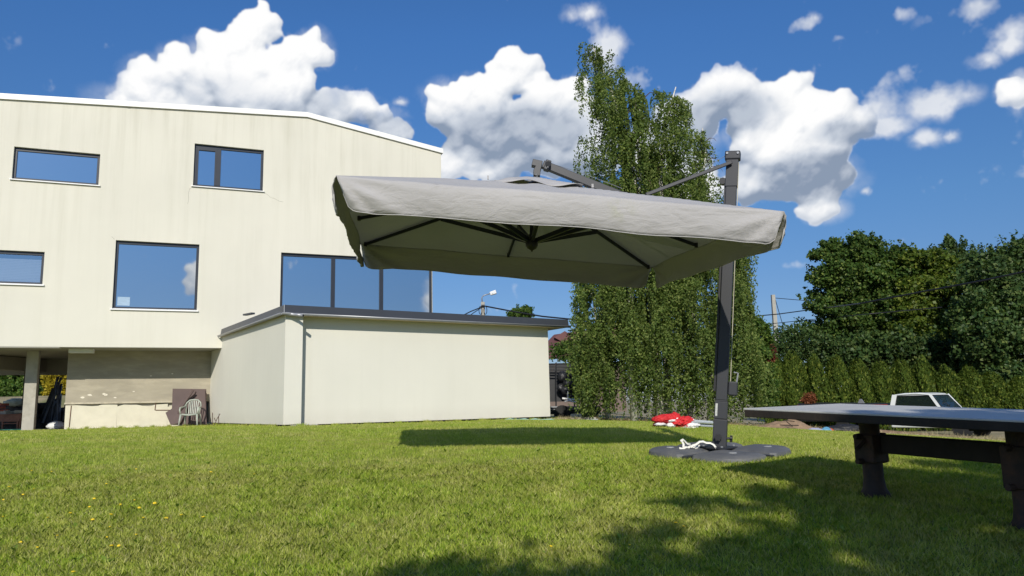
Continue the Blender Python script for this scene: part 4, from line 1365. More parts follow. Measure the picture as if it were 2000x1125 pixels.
# ------------------------------------------------------------------ plastic armchair
M_CHAIR = mat('sage_plastic', (0.34, 0.37, 0.31), 0.42, var=.08, vscale=4)
cp = at(372, 832, 25.2); chz = float(gz(cp[0], cp[1])) - .0
ch = thing('garden_chair', 'faded green plastic armchair with slatted back beside the brown felt', 'chair', (cp[0], cp[1], chz), math.radians(8))
CH = .88


def chobj(nm, mb, **kw): return obj(nm, mb, M_CHAIR, ch, world_space=False, **kw)


G = [[(x, y, .40 + .02 * abs(x * 4) ** 2 - .03 * (y + .2)) for y in np.linspace(-.24, .20, 8)] for x in np.linspace(-.23, .23, 9)]
chobj('seat', MB().grid(np.array(G)), solid=.02, smooth=True)
chobj('seat_rim', MB().tube([(-.24, -.23, .395), (0, -.26, .37), (.24, -.23, .395)], .022, 8), smooth=True)
for sx in (-1, 1):
    chobj('leg', MB().tube([(sx * .25, -.25, .40), (sx * .27, -.28, .2), (sx * .29, -.31, 0)], [.035, .028, .022], 8), smooth=True)
    chobj('leg', MB().tube([(sx * .22, .20, .40), (sx * .24, .25, .2), (sx * .255, .29, 0)], [.035, .028, .022], 8), smooth=True)
    chobj('armrest', MB().tube([(sx * .26, -.25, .40), (sx * .29, -.25, .55), (sx * .29, -.20, .615), (sx * .285, 0, .63), (sx * .25, .20, .66), (sx * .235, .25, .74)], [.024, .026, .028, .03, .026, .022], 8), smooth=True)
arch = [(-.20, .20, .42), (-.235, .25, .66), (-.215, .28, .78), (-.13, .30, .86), (0, .31, .88), (.13, .30, .86), (.215, .28, .78), (.235, .25, .66), (.20, .20, .42)]
chobj('back_frame', MB().tube(arch, .024, 8), smooth=True)
for k in range(6):
    x = -.145 + .058 * k; zt = .86 - 2.2 * x * x
    chobj('back_slat', MB().beam((x * .9, .205, .42), (x, .295, zt), .026, .012, (0, 1, 0)), bevel=.003)

# brown roofing felt leaning behind it
M_FELT = mat('brown_felt', (0.105, 0.072, 0.066), 0.7, var=.1, vscale=2.5, bump=.003)


def felt(poly, depth, name, label):
    o = [at(x, y, depth) for x, y in poly]
    base = np.array(o).min(0); c = np.mean(o, 0)
    mb = MB(); n = len(o)
    return o


fr = thing('roofing_felt', 'brown sheets of roofing felt leaning on the wall behind the chair', 'roofing felt', gpt(*at(365, 830, 26.6)[:2]))
for i, (poly, off) in enumerate((([(337, 759), (402, 760), (402, 830), (333, 830), (336, 790)], .0),
                                 ([(372, 760), (382, 764), (352, 826), (333, 830), (323, 806), (345, 792)], .12),
                                 ([(380, 761), (400, 762), (403, 829), (370, 829)], .06))):
    v = [at(x, y, 26.30 - (403 - x) * .0068 - off - .38 * (y - 759) / 70) for (x, y) in poly]
    obj('felt_sheet', MB().prism(v, (.012, .02, 0)), M_FELT, fr, bevel=.004)
curl = [at(x, y, 25.95 - (403 - x) * .0068) for x, y in ((378, 762), (366, 778), (352, 800), (340, 822))]
obj('felt_roll', MB().tube(curl, [.03, .05, .055, .04], 10), M_FELT, fr, smooth=True)

# ------------------------------------------------------------------ clutter under the house
M_PROFILE = mat('dark_profile', (0.07, 0.078, 0.09), 0.38, metal=.3, var=.5, vscale=3)
M_BAG = mat('white_bag', (.72, .73, .72), .6, var=.1, bump=.01, bscale=9)
pr = thing('profile_stack', 'bundle of long dark metal profiles leaning on the brick side of the recess', 'metal profiles', gpt(*at(108, 828, 28.5)[:2]))
random.seed(11)
for k in range(19):
    xb = random.uniform(76, 122); xt = 116 + (xb - 100) * .3 + random.uniform(-7, 9); yt = random.uniform(735, 772) if k % 4 else random.uniform(765, 790)
    if k > 17: xt = xb + random.uniform(4, 16); yt = random.uniform(775, 800)
    d = random.uniform(28.0, 29.3)
    p0 = at(xb, 826, d - .5); p1 = at(xt, yt, d)
    obj('profile', MB().beam(p0, p1, random.choice((.035, .05, .07)), .04, (0, 1, 0)), M_PROFILE, pr)
bg = at(111, 826, 26.8)
o_ = cloth_lump((bg[0], bg[1], float(gz(bg[0], bg[1])) + .10), (.28, .2, .14), 4, n=20, bottom=float(gz(bg[0], bg[1])))
solo('bag', o_, M_BAG, 'crumpled white sack lying in front of the dark profiles', 'bag', gpt(bg[0], bg[1]), smooth=True)

# rusty handcart
M_CART = mat('rusty_brown_steel', (0.24, 0.115, 0.075), 0.75, var=.2, vscale=5, dirt=(.10, .05, .03), dirt_amt=.6, dirt_scale=4)
cz0 = at(28, 826, 27.0); ct = thing('handcart', 'rusty brown handcart loaded with rubble left of the concrete column', 'handcart', gpt(cz0[0], cz0[1]))
c0 = gpt(cz0[0], cz0[1])
R_ = lambda x, y, z: (c0[0] + x, c0[1] + y, c0[2] + z)
tray = [R_(-.38, -.3, .28), R_(.34, -.3, .28), R_(.42, -.3, .52), R_(-.52, -.3, .52)]
obj('tray', MB().prism(tray, (0, .6, 0)), M_CART, ct, bevel=.01)
obj('tray_rim', MB().beam(R_(-.54, -.31, .53), R_(.44, -.31, .53), .02, .03), M_CART, ct)
for x in (-.22, .30):
    obj('leg', MB().beam(R_(x, -.28, .28), R_(x, -.28, 0), .05, .05), M_CART, ct)
obj('foot_bar', MB().beam(R_(-.25, -.28, .22), R_(.33, -.28, .22), .03, .03), M_CART, ct)
obj('end_post', MB().beam(R_(.40, -.31, .02), R_(.42, -.31, .56), .045, .04), M_CART, ct)
obj('handle', MB().tube([R_(-.95, -.32, .62), R_(-.72, -.32, .60), R_(-.62, -.32, .48), R_(-.42, -.32, .24), R_(-.30, -.32, .2)], .022, 8), M_DARKMETAL, ct, smooth=True)
random.seed(5)
M_RUB = mat('rubble_grey', (.34, .33, .28), .9, var=.2, vscale=6, bump=.006)
for k in range(9):
    x = -.35 + .1 * k; s_ = random.uniform(.10, .22)
    a = random.uniform(0, 3)
    Rm = np.array([[math.cos(a), -math.sin(a), 0], [math.sin(a), math.cos(a), 0], [0, 0, 1]])
    mb = MB().box(R_(x, random.uniform(-.15, .15), .55 + random.uniform(0, .08)), (s_ * 1.6, s_, s_ * .6), Rm)
    solo('rubble_block', mb, M_RUB, 'grey broken block in the heap on the rusty handcart', 'rubble', R_(x, 0, .5), group='broken blocks on the handcart', bevel=.015)
sk = at(34, 786, 29.0)
solo('sack', cloth_lump((sk[0], sk[1], sk[2]), (.42, .3, .13), 14, n=20), mat('grey_sack', (.45, .50, .42), .8, var=.15, bump=.01, bscale=8), 'pale green grey sack on top of the dark heap behind the cart', 'sack', sk, smooth=True)
hp = gpt(*at(40, 826, 29.5)[:2])
solo('heap', cloth_lump((hp[0], hp[1], hp[2] + .2), (1.7, .7, .62), 21, n=26, bottom=hp[2] - .2, amp=.3), mat('dark_heap', (.05, .045, .04), .9, var=.5, vscale=5, bump=.02, bscale=8), 'dark heap of building scraps behind the handcart', 'heap', hp, smooth=True)
rk = at(2, 800, 27.6)
for k in range(4):
    x, y = 3 + 6 * (k % 2), 808 - 6 * k
    c = at(x, y, 27.8); a = .3 * k
    solo('red_brick', MB().box(c, (.26, .12, .08), [[math.cos(a), -math.sin(a), 0], [math.sin(a), math.cos(a), 0], [0, 0, 1]]), mat('brick_red', (.38, .10, .06), .9, var=.2), 'orange red brick in the low pile at the left edge', 'brick', c, group='bricks at the left edge', bevel=.004)
# green hose at the foot of the column, dark film along the recess
h0 = at(0, 829, 25.0)
pts = [gpt(*(at(x, 829, 25.2 + .12 * math.sin(x * .2))[:2]), .03) for x in range(-20, 50, 7)]
solo('hose', MB().tube(pts, .022, 6), mat('green_hose', (.02, .12, .09), .5), 'thin green garden hose on the grass below the rusty cart', 'hose', gpt(*h0[:2]), smooth=True)
pts = [gpt(*(at(x, 828, 25.9)[:2]), 0) for x in (133, 160, 200, 240, 290)]
hh = [.24, .20, .15, .10, .02]
mb = MB()
G = [[p + np.array([0, 0, -.05]), p + np.array([0, .12, h_ * .6]), p + np.array([0, .35, h_])] for p, h_ in zip(pts, hh)]
solo('foil', MB().grid(np.array(G)), mat('dark_foil', (.09, .10, .11), .55, var=.2), 'strip of dark grey foil lying along the cream insulation boards', 'foil', pts[2], smooth=True, solid=.01)

# planks and slabs by the annex corner
pk = at(1120, 824, 24.6)
slab = thing('paving_slab', 'flat grey slab lying past the annex corner by the lawn edge', 'slab', gpt(pk[0], pk[1]))
c_ = gpt(*at(1118, 823, 24.9)[:2], .05); obj('slab', MB().box(c_, (1.5, .5, .07)), M_CONC, slab, bevel=.01)
c_ = gpt(*at(1140, 826, 24.4)[:2], .03); solo('board', MB().box(c_, (.9, .25, .05)), M_ZINC, 'thin grey board lying on the straw beside the weeping birch', 'board', c_, bevel=.005)
c_ = gpt(*at(1045, 826, 23.2)[:2], .02); solo('hose', MB().tube([gpt(*at(x, 826, 23.0)[:2], .035 + .02 * math.sin(x)) for x in range(985, 1090, 10)], .03, 6), mat('pale_green_hose', (.22, .36, .30), .5), 'pale green hose lying along the front wall of the annex', 'hose', c_, smooth=True)

# ------------------------------------------------------------------ pickup truck
M_TRUCK = mat('white_car_paint', (0.74, 0.76, 0.74), 0.22, var=.02, spec=.6)
M_CARGLASS = glassmat('car_glass', 0.13, (0.8, 0.9, 0.92), (.01, .016, .014))
M_REDST = mat('red_sideboard', (0.30, 0.035, 0.035), 0.5, var=.15, vscale=3)
M_TARP = mat('black_tarp', (0.015, 0.015, 0.017), 0.55, var=.2, bump=.02, bscale=3)
M_RUBBER = mat('rubber', (0.015, 0.015, 0.015), 0.8)
tp = at(1808, 840, 27.0); tz = float(gz(tp[0], tp[1]))
tz -= .05
tr = thing('pickup_truck', 'old white single cab pickup with red sideboards under a black tarp', 'pickup truck', (tp[0], tp[1], tz), math.radians(-52))
# local: x forward (picture right), y away, z up ; cab from x=-.6 to 2.9


def tobj(nm, mb, m, par=None, **kw): return obj(nm, mb, m, par or tr, world_space=False, **kw)


HT = 1.50
# cab shell: lower body plus roof and pillars
lower = [(-.80, .35), (1.95, .35), (1.98, .62), (1.88, .80), (1.10, .95), (-.80, .97)]
body = tobj('body', MB().prism([(x, -.80, z) for x, z in lower], (0, 1.6, 0)), M_TRUCK, bevel=.04)
roof = [(-.86, HT - .05), (-.80, HT), (.55, HT + .01), (.72, HT - .05)]
tobj('roof', MB().prism([(x, -.66, z) for x, z in [(-.70, HT - .07), (-.64, HT - .01), (-.3, HT + .03), (.2, HT + .035), (.50, HT), (.62, HT - .07)]], (0, 1.32, 0)), M_TRUCK, bevel=.035)
for sy in (-1, 1):
    y0, y1 = sy * .79, sy * .66
    tobj('pillar', MB().beam((-.72, y0, .95), (-.64, y1, HT - .03), .05, .16, (1, 0, 0)), M_TRUCK)
    tobj('pillar', MB().beam((.92, y0, .95), (.56, y1, HT - .04), .055, .08, (1, 0, 0)), M_TRUCK)
    tobj('side_window', MB().add([(-.62, y0 * .985, .975), (.86, y0 * .985, .975), (.52, y1 * .99, HT - .08), (-.55, y1 * .99, HT - .08)], [(0, 1, 2, 3)]), M_CARGLASS, solid=.006)
    dr = tobj('door', MB().box((.20, sy * .806, .68), (1.25, .012, .52)), M_TRUCK, bevel=.004)
    tobj('handle', MB().box((-.30, sy * .82, .86), (.14, .02, .025)), M_BLACK, dr)
tobj('back_panel', MB().add([(-.78, -.78, .95), (-.78, .78, .95), (-.69, .64, HT - .05), (-.69, -.64, HT - .05)], [(0, 1, 2, 3)]), M_TRUCK, solid=.02)
ws_ = tobj('windscreen', MB().add([(.97, -.71, .965), (.97, .71, .965), (.60, .61, HT - .065), (.60, -.61, HT - .065)], [(0, 1, 2, 3)]), M_CARGLASS, solid=.006)
tobj('steering_wheel', MB().tube([(.85 + .05 * math.cos(t), -.32 + .18 * math.cos(t), 1.02 + .16 * math.sin(t)) for t in np.linspace(0, 6.2, 16)], .012, 6), M_RUBBER)
for x in (-2.6, 1.50):
    for sy in (-1, 1):
        w = tobj('wheel', MB().lathe([(.20, -.09), (.29, -.09), (.30, -.05), (.30, .05), (.29, .09), (.20, .09)], (0, 0, 0), 24), M_RUBBER, smooth='auto')
        w.rotation_euler = (math.radians(90), 0, 0); w.location = (x, sy * .72, .30)
        rm = obj('rim', MB().lathe([(.05, -.085), (.19, -.075), (.195, .075), (.05, .085)], (0, 0, 0), 20), M_ZINC, w, world_space=False, smooth='auto')
for sy in (-1, 1):
    mr = tobj('mirror', MB().box((.82, sy * .93, 1.02), (.05, .15, .11)), M_BLACK, bevel=.015)
    tobj('mirror_arm', MB().tube([(.84, sy * .79, .97), (.83, sy * .88, 1.0)], .012, 6), M_BLACK, mr)
    tobj('window_seal', MB().tube([(-.63, sy * .792, .97), (.88, sy * .792, .97), (.53, sy * .672, HT - .075), (-.56, sy * .672, HT - .075), (-.63, sy * .792, .97)], .012, 5), M_BLACK)
    tobj('rain_gutter', MB().tube([(-.66, sy * .672, HT - .03), (.1, sy * .674, HT + .0), (.58, sy * .66, HT - .05)], .012, 5), M_TRUCK)
tobj('wiper', MB().tube([(.985, -.3, .985), (.86, .1, 1.14)], .008, 4), M_BLACK)
tobj('windscreen_seal', MB().tube([(.975, -.72, .96), (.975, .72, .96), (.605, .615, HT - .06), (.605, -.615, HT - .06), (.975, -.72, .96)], .012, 5), M_BLACK)
for sy in (-1, 1):
    tobj('headlight', MB().box((1.95, sy * .58, .66), (.06, .24, .15)), M_SILL, bevel=.02)
tobj('bumper', MB().box((2.02, 0, .46), (.12, 1.6, .14)), M_BLACK, bevel=.03)
# load bed
bd = tobj('load_bed', MB().box2((-4.35, -.80, .55), (-.84, .80, .68)), M_BLACK)
for k in range(3):
    tobj('sideboard', MB().box2((-4.35, -.815, .76 + .135 * k), (-.86, -.785, .885 + .135 * k)), M_REDST, bd, bevel=.008)
tobj('tailboard', MB().box2((-4.38, -.78, .76), (-4.35, .78, 1.18)), M_REDST, bd)
G = []
for x in np.linspace(-4.40, -.84, 24):
    row = []
    for y in np.linspace(-.84, .84, 14):
        z = 1.20 - .06 * (x + 4.4) / 3.5 + .05 * (1 - (y / .84) ** 2) + .03 * mnoise.noise(Vector((x * 2.2, y * 2, 0))) - (.10 if abs(y) > .80 else 0)
        row.append((x, y, z))
    G.append(row)
tobj('tarp', MB().grid(np.array(G)), M_TARP, smooth=True)
tobj('load_peg', MB().prism([(-2.2, -.3, 1.2), (-1.95, -.3, 1.2), (-2.05, -.3, 1.36), (-2.12, -.3, 1.36)], (0, .04, 0)), M_ZINC)

# dirt heap at the lawn edge
m_dirt = mat('brown_dirt', (0.30, 0.20, 0.12), 0.95, var=.25, vscale=6, bump=.03, bscale=14)
dp = at(1545, 828, 22.0); dz_ = float(gz(dp[0], dp[1]))
mb = MB(); G = []
for i in np.linspace(-1, 1, 50):
    row = []
    for j in np.linspace(-1, 1, 34):
        r = math.hypot(i, j)
        h = .36 * max(0, 1 - r) ** 1.1 * (1 + .3 * mnoise.noise(Vector((i * 3, j * 3, .2)))) + .03 * mnoise.noise(Vector((i * 9, j * 9, .8))) * (r < .95)
        x, y = dp[0] + i * 1.25, dp[1] + j * .9
        row.append((x, y, float(gz(x, y)) - .03 + h))
    G.append(row)
solo('dirt_heap', MB().grid(np.array(G)), m_dirt, 'low brown heap of dirt on the lawn border behind the table corner', 'dirt heap', (dp[0], dp[1], dz_), smooth=True)
st = thing('twig', 'thin dark sticks lying on the brown heap of dirt', 'stick', (dp[0] + .3, dp[1] - .5, dz_))
for (x0, y0, x1, y1) in ((1532, 821, 1552, 823), (1536, 823, 1548, 833), (1523, 830, 1560, 831)):
    obj('stick', MB().tube([at(x0, y0, 21.3), at(x1, y1, 21.2)], .012, 5), M_TIMB, st)
# timber edging
M_PLANK = mat('weathered_plank', (.20, .13, .09), .85, var=.25, stretch=(.4, 3, 3), vscale=4, bump=.004)
e0, e1 = at(1708, 838, 22.5), at(1910, 842, 21.0)
e0[2] = float(gz(e0[0], e0[1])); e1[2] = float(gz(e1[0], e1[1]))
edg = thing('timber_edging', 'long brown timber edging board behind the lawn below the white truck', 'timber edging', e0)
for k in range(3):
    a, b = k / 3, (k + 1) / 3 - .004
    obj('plank', MB().beam(e0 + (e1 - e0) * a + (0, 0, .09), e0 + (e1 - e0) * b + (0, 0, .085), .05, .17), M_PLANK, edg, bevel=.006)
tie = at(1760, 840, 22.5)
random.seed(3)
for (x, y, w_, h_, c_, l_) in ((1613, 830, .16, .10, (.10, .28, .42), 'crumpled blue plastic scrap on the straw beside the dirt heap'), (1592, 834, .22, .07, (.35, .36, .48), 'pale grey blue plastic scrap on the straw by the dirt heap'),
                               (1622, 832, .08, .08, (.45, .10, .04), 'small orange red scrap beside the dark lumber at the lawn edge')):
    p = at(x, y, 20.9); p = gpt(p[0], p[1], .03)
    solo('plastic_scrap', cloth_lump(p, (w_, .1, h_), x, n=10, bottom=p[2] - .04), mat('scrap%d' % x, c_, .5), l_, 'scrap', p, smooth=True)
p = gpt(*at(1650, 830, 21.2)[:2])
solo('tarp_roll', cloth_lump((p[0], p[1], p[2] + .10), (.55, .2, .13), 31, n=20, bottom=p[2]), M_TARP, 'dark rolled tarpaulin lying at the lawn edge behind the table leg', 'tarpaulin', p, smooth=True)

# ------------------------------------------------------------------ poles, lamp, cables
M_POLE = mat('pole_concrete', (.36, .35, .31), .9, var=.12)
lp = at(943, 600, 45.0); lb = np.array([lp[0], lp[1], float(gz(lp[0], lp[1]))])
lamp = thing('street_lamp', 'street lamp with white head on a concrete pole behind the annex roof', 'street lamp', lb)
top = at(943, 590, 45.0)
obj('pole', MB().beam(lb, top, .34, .34, (0, 1, 0), .22, .22), M_POLE, lamp)
arm = [at(942, 592, 45), at(941, 581, 45), at(945, 577, 45), at(957, 573.5, 45)]
obj('arm', MB().tube(arm, .035, 8), M_ZINC, lamp, smooth=True)
hd = obj('lamp_head', MB().beam(at(957, 574, 45), at(969, 570, 45), .18, .22, (0, 0, 1), .30, .24), mat('lamp_white', (.75, .76, .76), .3), lamp, bevel=.04)
obj('lamp_glass', MB().beam(at(961, 574, 44.98), at(968.5, 571.8, 44.98), .2, .06, (0, 0, 1)), mat('lamp_lens', (.45, .47, .48), .2), hd)
for x0 in (938.5, 948):
    obj('cable_loop', MB().tube([at(x0 + 3 * math.sin(t), 606 - 8 * math.cos(t), 44.8) for t in np.linspace(0, 6.2, 14)], .02, 5), M_BLACK, lamp)
obj('insulator', MB().tube([at(940, 597, 44.8), at(947, 597, 44.8)], .06, 8), M_BLACK, lamp)

up = at(1510, 600, 50.0); ub = np.array([up[0] + .05, up[1], float(gz(up[0], up[1]))])
pole = thing('utility_pole', 'concrete utility pole standing between the birch and the big tree', 'utility pole', ub)
obj('pole', MB().beam(ub, at(1509.5, 576, 50.0), .36, .36, (0, 1, 0), .22, .22), M_POLE, pole)
obj('stay_wire', MB().tube([at(1513, 581, 50), at(1526, 625, 50), at(1541, 672, 50)], .022, 5), M_BLACK, pole)


def cable(name, pts, depth, label, r=.025):
    d = depth if isinstance(depth, (list, tuple)) else [depth] * len(pts)
    P = [at(x, y, dd) for (x, y), dd in zip(pts, d)]
    # smooth the polyline
    Q = []
    for i in range(len(P) - 1):
        for t in np.linspace(0, 1, 6, endpoint=False): Q.append(P[i] * (1 - t) + P[i + 1] * t)
    Q.append(P[-1])
    return solo(name, MB().tube(Q, r, 5), M_BLACK, label, 'cable', P[0])


cable('power_cable', [(948, 598), (1000, 608), (1060, 618), (1120, 624), (1180, 628)], [45, 44, 43, 42, 41], 'thick black cable running from the street lamp to the right over the annex roof', .045)
cable('power_cable', [(940, 600), (920, 608), (880, 628)], [45, 46, 48], 'black cable dropping from the street lamp down to the left', .035)
cable('power_cable', [(940, 601), (925, 611), (890, 636)], [45, 46, 48], 'lower thin black cable left of the street lamp', .025)
cable('power_cable', [(1108, 636), (1130, 637), (1200, 640)], 42, 'thin cable between the annex roof corner and the birch', .02)
cable('power_cable', [(1480, 617), (1520, 613.5), (1575, 606), (1680, 593), (1800, 570), (1920, 548), (2060, 518)], [48, 47, 46, 30, 28, 26, 24], 'upper black cable crossing the big tree on the right', .032)
cable('power_cable', [(1480, 634), (1520, 631), (1575, 625), (1700, 613), (1840, 600)], [48, 47, 46, 33, 32], 'lower black cable passing behind the utility pole', .022)
cable('power_cable', [(1513, 582), (1560, 586), (1600, 589), (1650, 592)], 50, 'thin cable from the top of the utility pole into the big tree', .022)

# ------------------------------------------------------------------ neighbour house
M_TILE = mat('brown_red_tiles', (0.125, 0.050, 0.045), 0.75, var=.12, vscale=1.0, bump=.03, bscale=6)
nb = at(1130, 800, 60.0); nz = float(gz(nb[0], nb[1]))
nh = thing('neighbour_house', 'low house with a brown red tiled roof between annex and birch', 'house', (nb[0], nb[1], nz))
n_ = lambda px, py, d: at(px, py, d)
a, b, c, d = n_(1040, 700, 58), n_(1260, 697, 58), n_(1215, 636, 63), n_(1083, 655, 63)
mb = MB().add([a, b, c, d], [(0, 1, 2, 3)]); mb.add([a, d, n_(1040, 702, 68)], [(0, 1, 2)]); mb.add([b, c, n_(1260, 700, 68)], [(0, 1, 2)])
obj('roof', mb, M_TILE, nh, solid=.15)
g0, g1, g2 = n_(1083, 659, 61), n_(1103, 646.5, 61), n_(1112, 652, 61)
obj('dormer_roof', MB().prism([g0, g1, g2, n_(1120, 680, 60)], (0, 1.5, 0)), M_TILE, nh)
obj('wall', MB().box((nb[0] - .2, 61.5, nz + 1.9), (7.6, 5.0, 3.8)), mat('brown_wall', (.16, .12, .10), .9), nh)

# dark lorry with a rack, seen past the annex corner
lx = at(1118, 815, 31.0); lz = float(gz(lx[0], lx[1]))
lo = thing('flatbed_trailer', 'dark flatbed trailer with a black rack parked past the annex corner', 'trailer', (lx[0], lx[1], lz))
T = lambda px, py, d=31.0: at(px, py, d)
p0, p1 = T(1070, 795), T(1160, 795)
M_BLK2 = mat('sooty_black', (.020, .021, .024), .5, var=.3)
obj('chassis', MB().beam(T(1060, 802), T(1168, 800), 1.8, .28), M_BLK2, lo, bevel=.02)
obj('side_rail', MB().beam(T(1060, 795, 30.0), T(1165, 794, 30.0), .05, .05), M_ZINC, lo)
obj('side_rail', MB().beam(T(1060, 799.5, 30.0), T(1160, 798.5, 30.0), .04, .03), M_ZINC, lo)
obj('headboard', MB().box(T(1110, 748, 31.6), (2.2, .1, 1.5)), M_BLK2, lo)
for y_ in (711, 716, 722):
    obj('rack_bar', MB().tube([T(1070, y_, 31), T(1128, y_ + 1, 31)], .025, 6), M_BLK2, lo)
for x_ in (1086, 1122):
    obj('rack_post', MB().tube([T(x_, 708, 31), T(x_, 795, 31)], .03, 6), M_BLK2, lo)
for (x_, y_, r_) in ((1098, 736, .2), (1110, 748, .22), (1104, 762, .2), (1116, 733, .16), (1095, 757, .15)):
    obj('load_drum', cloth_lump(T(x_, y_, 31.2), (r_ * .9, r_, r_), x_, n=14), M_BLK2, lo, smooth=True)
obj('white_pipe', MB().tube([T(1098, 778, 30.2), T(1118, 781, 30.2), T(1140, 780, 30.2)], .04, 8), M_TRIM, lo, smooth=True)
obj('white_pipe', MB().tube([T(1102, 784, 30.1), T(1112, 783, 30.1), T(1130, 787, 30.1)], .03, 8), M_TRIM, lo, smooth=True)
obj('white_post', MB().tube([T(1109, 765, 30.2), T(1109, 780, 30.2)], .025, 8), M_TRIM, lo)
for x_ in (1098, 1152):
    w = MB().tube([T(x_, 808, 29.9), T(x_, 808, 30.2)], .33, 18); obj('wheel', w, M_RUBBER, lo, smooth='auto')

# ------------------------------------------------------------------ trees
M_BARK = mat('birch_bark', (0.62, 0.60, 0.54), 0.8, var=.1, vscale=3, dirt=(.05, .045, .04), dirt_amt=.85, dirt_scale=6, stretch=(1, 1, 3))
M_BARKD = mat('brown_bark', (0.10, 0.08, 0.06), 0.9, var=.3, vscale=6, bump=.01)
M_TWIG = mat('twig_brown', (0.09, 0.055, 0.04), 0.8)
M_BIRCH = leafmat('birch_leaves', (0.062, 0.108, 0.024), (0.150, 0.205, 0.048), (0.26, 0.30, 0.09), .38, .55, 1.3)
M_MAPLE = leafmat('maple_leaves', (0.030, 0.068, 0.014), (0.080, 0.135, 0.028), (0.18, 0.22, 0.05), .3, .45, .45)
M_LIME = leafmat('lime_leaves', (0.045, 0.085, 0.012), (0.11, 0.155, 0.022), (0.22, 0.25, 0.045), .35, .45, .5)
M_DEEP = leafmat('dark_leaves', (0.030, 0.066, 0.020), (0.072, 0.120, 0.034), (0.15, 0.19, 0.055), .3, .45, .4)
M_THUJA = leafmat('thuja_leaves', (0.040, 0.075, 0.012), (0.105, 0.155, 0.024), (0.24, 0.28, 0.05), .28, .6, 1.6)
M_YEL = leafmat('yellow_leaves', (0.26, 0.22, 0.02), (0.42, 0.34, 0.03), (0.55, 0.45, 0.06), .4, .5, .8)
M_BUSH = leafmat('bush_leaves', (0.035, 0.085, 0.015), (0.095, 0.16, 0.03), (0.18, 0.23, 0.05), .35, .5, .8)
M_PURPLE = leafmat('purple_leaves', (0.07, 0.018, 0.015), (0.13, 0.035, 0.022), (0.2, 0.07, 0.04), .3, .5, 1)


def leafobj(name, V, m, parent, nper=4):
    V = np.asarray(V, np.float32)
    Mi = ROOTM[parent.name]['_m']
    V = V @ Mi[:3, :3].T.astype(np.float32) + Mi[:3, 3].astype(np.float32)
    o = bpy.data.objects.new(name, fast_mesh(name, V, nper, m)); COL.objects.link(o); o.parent = parent
    return o


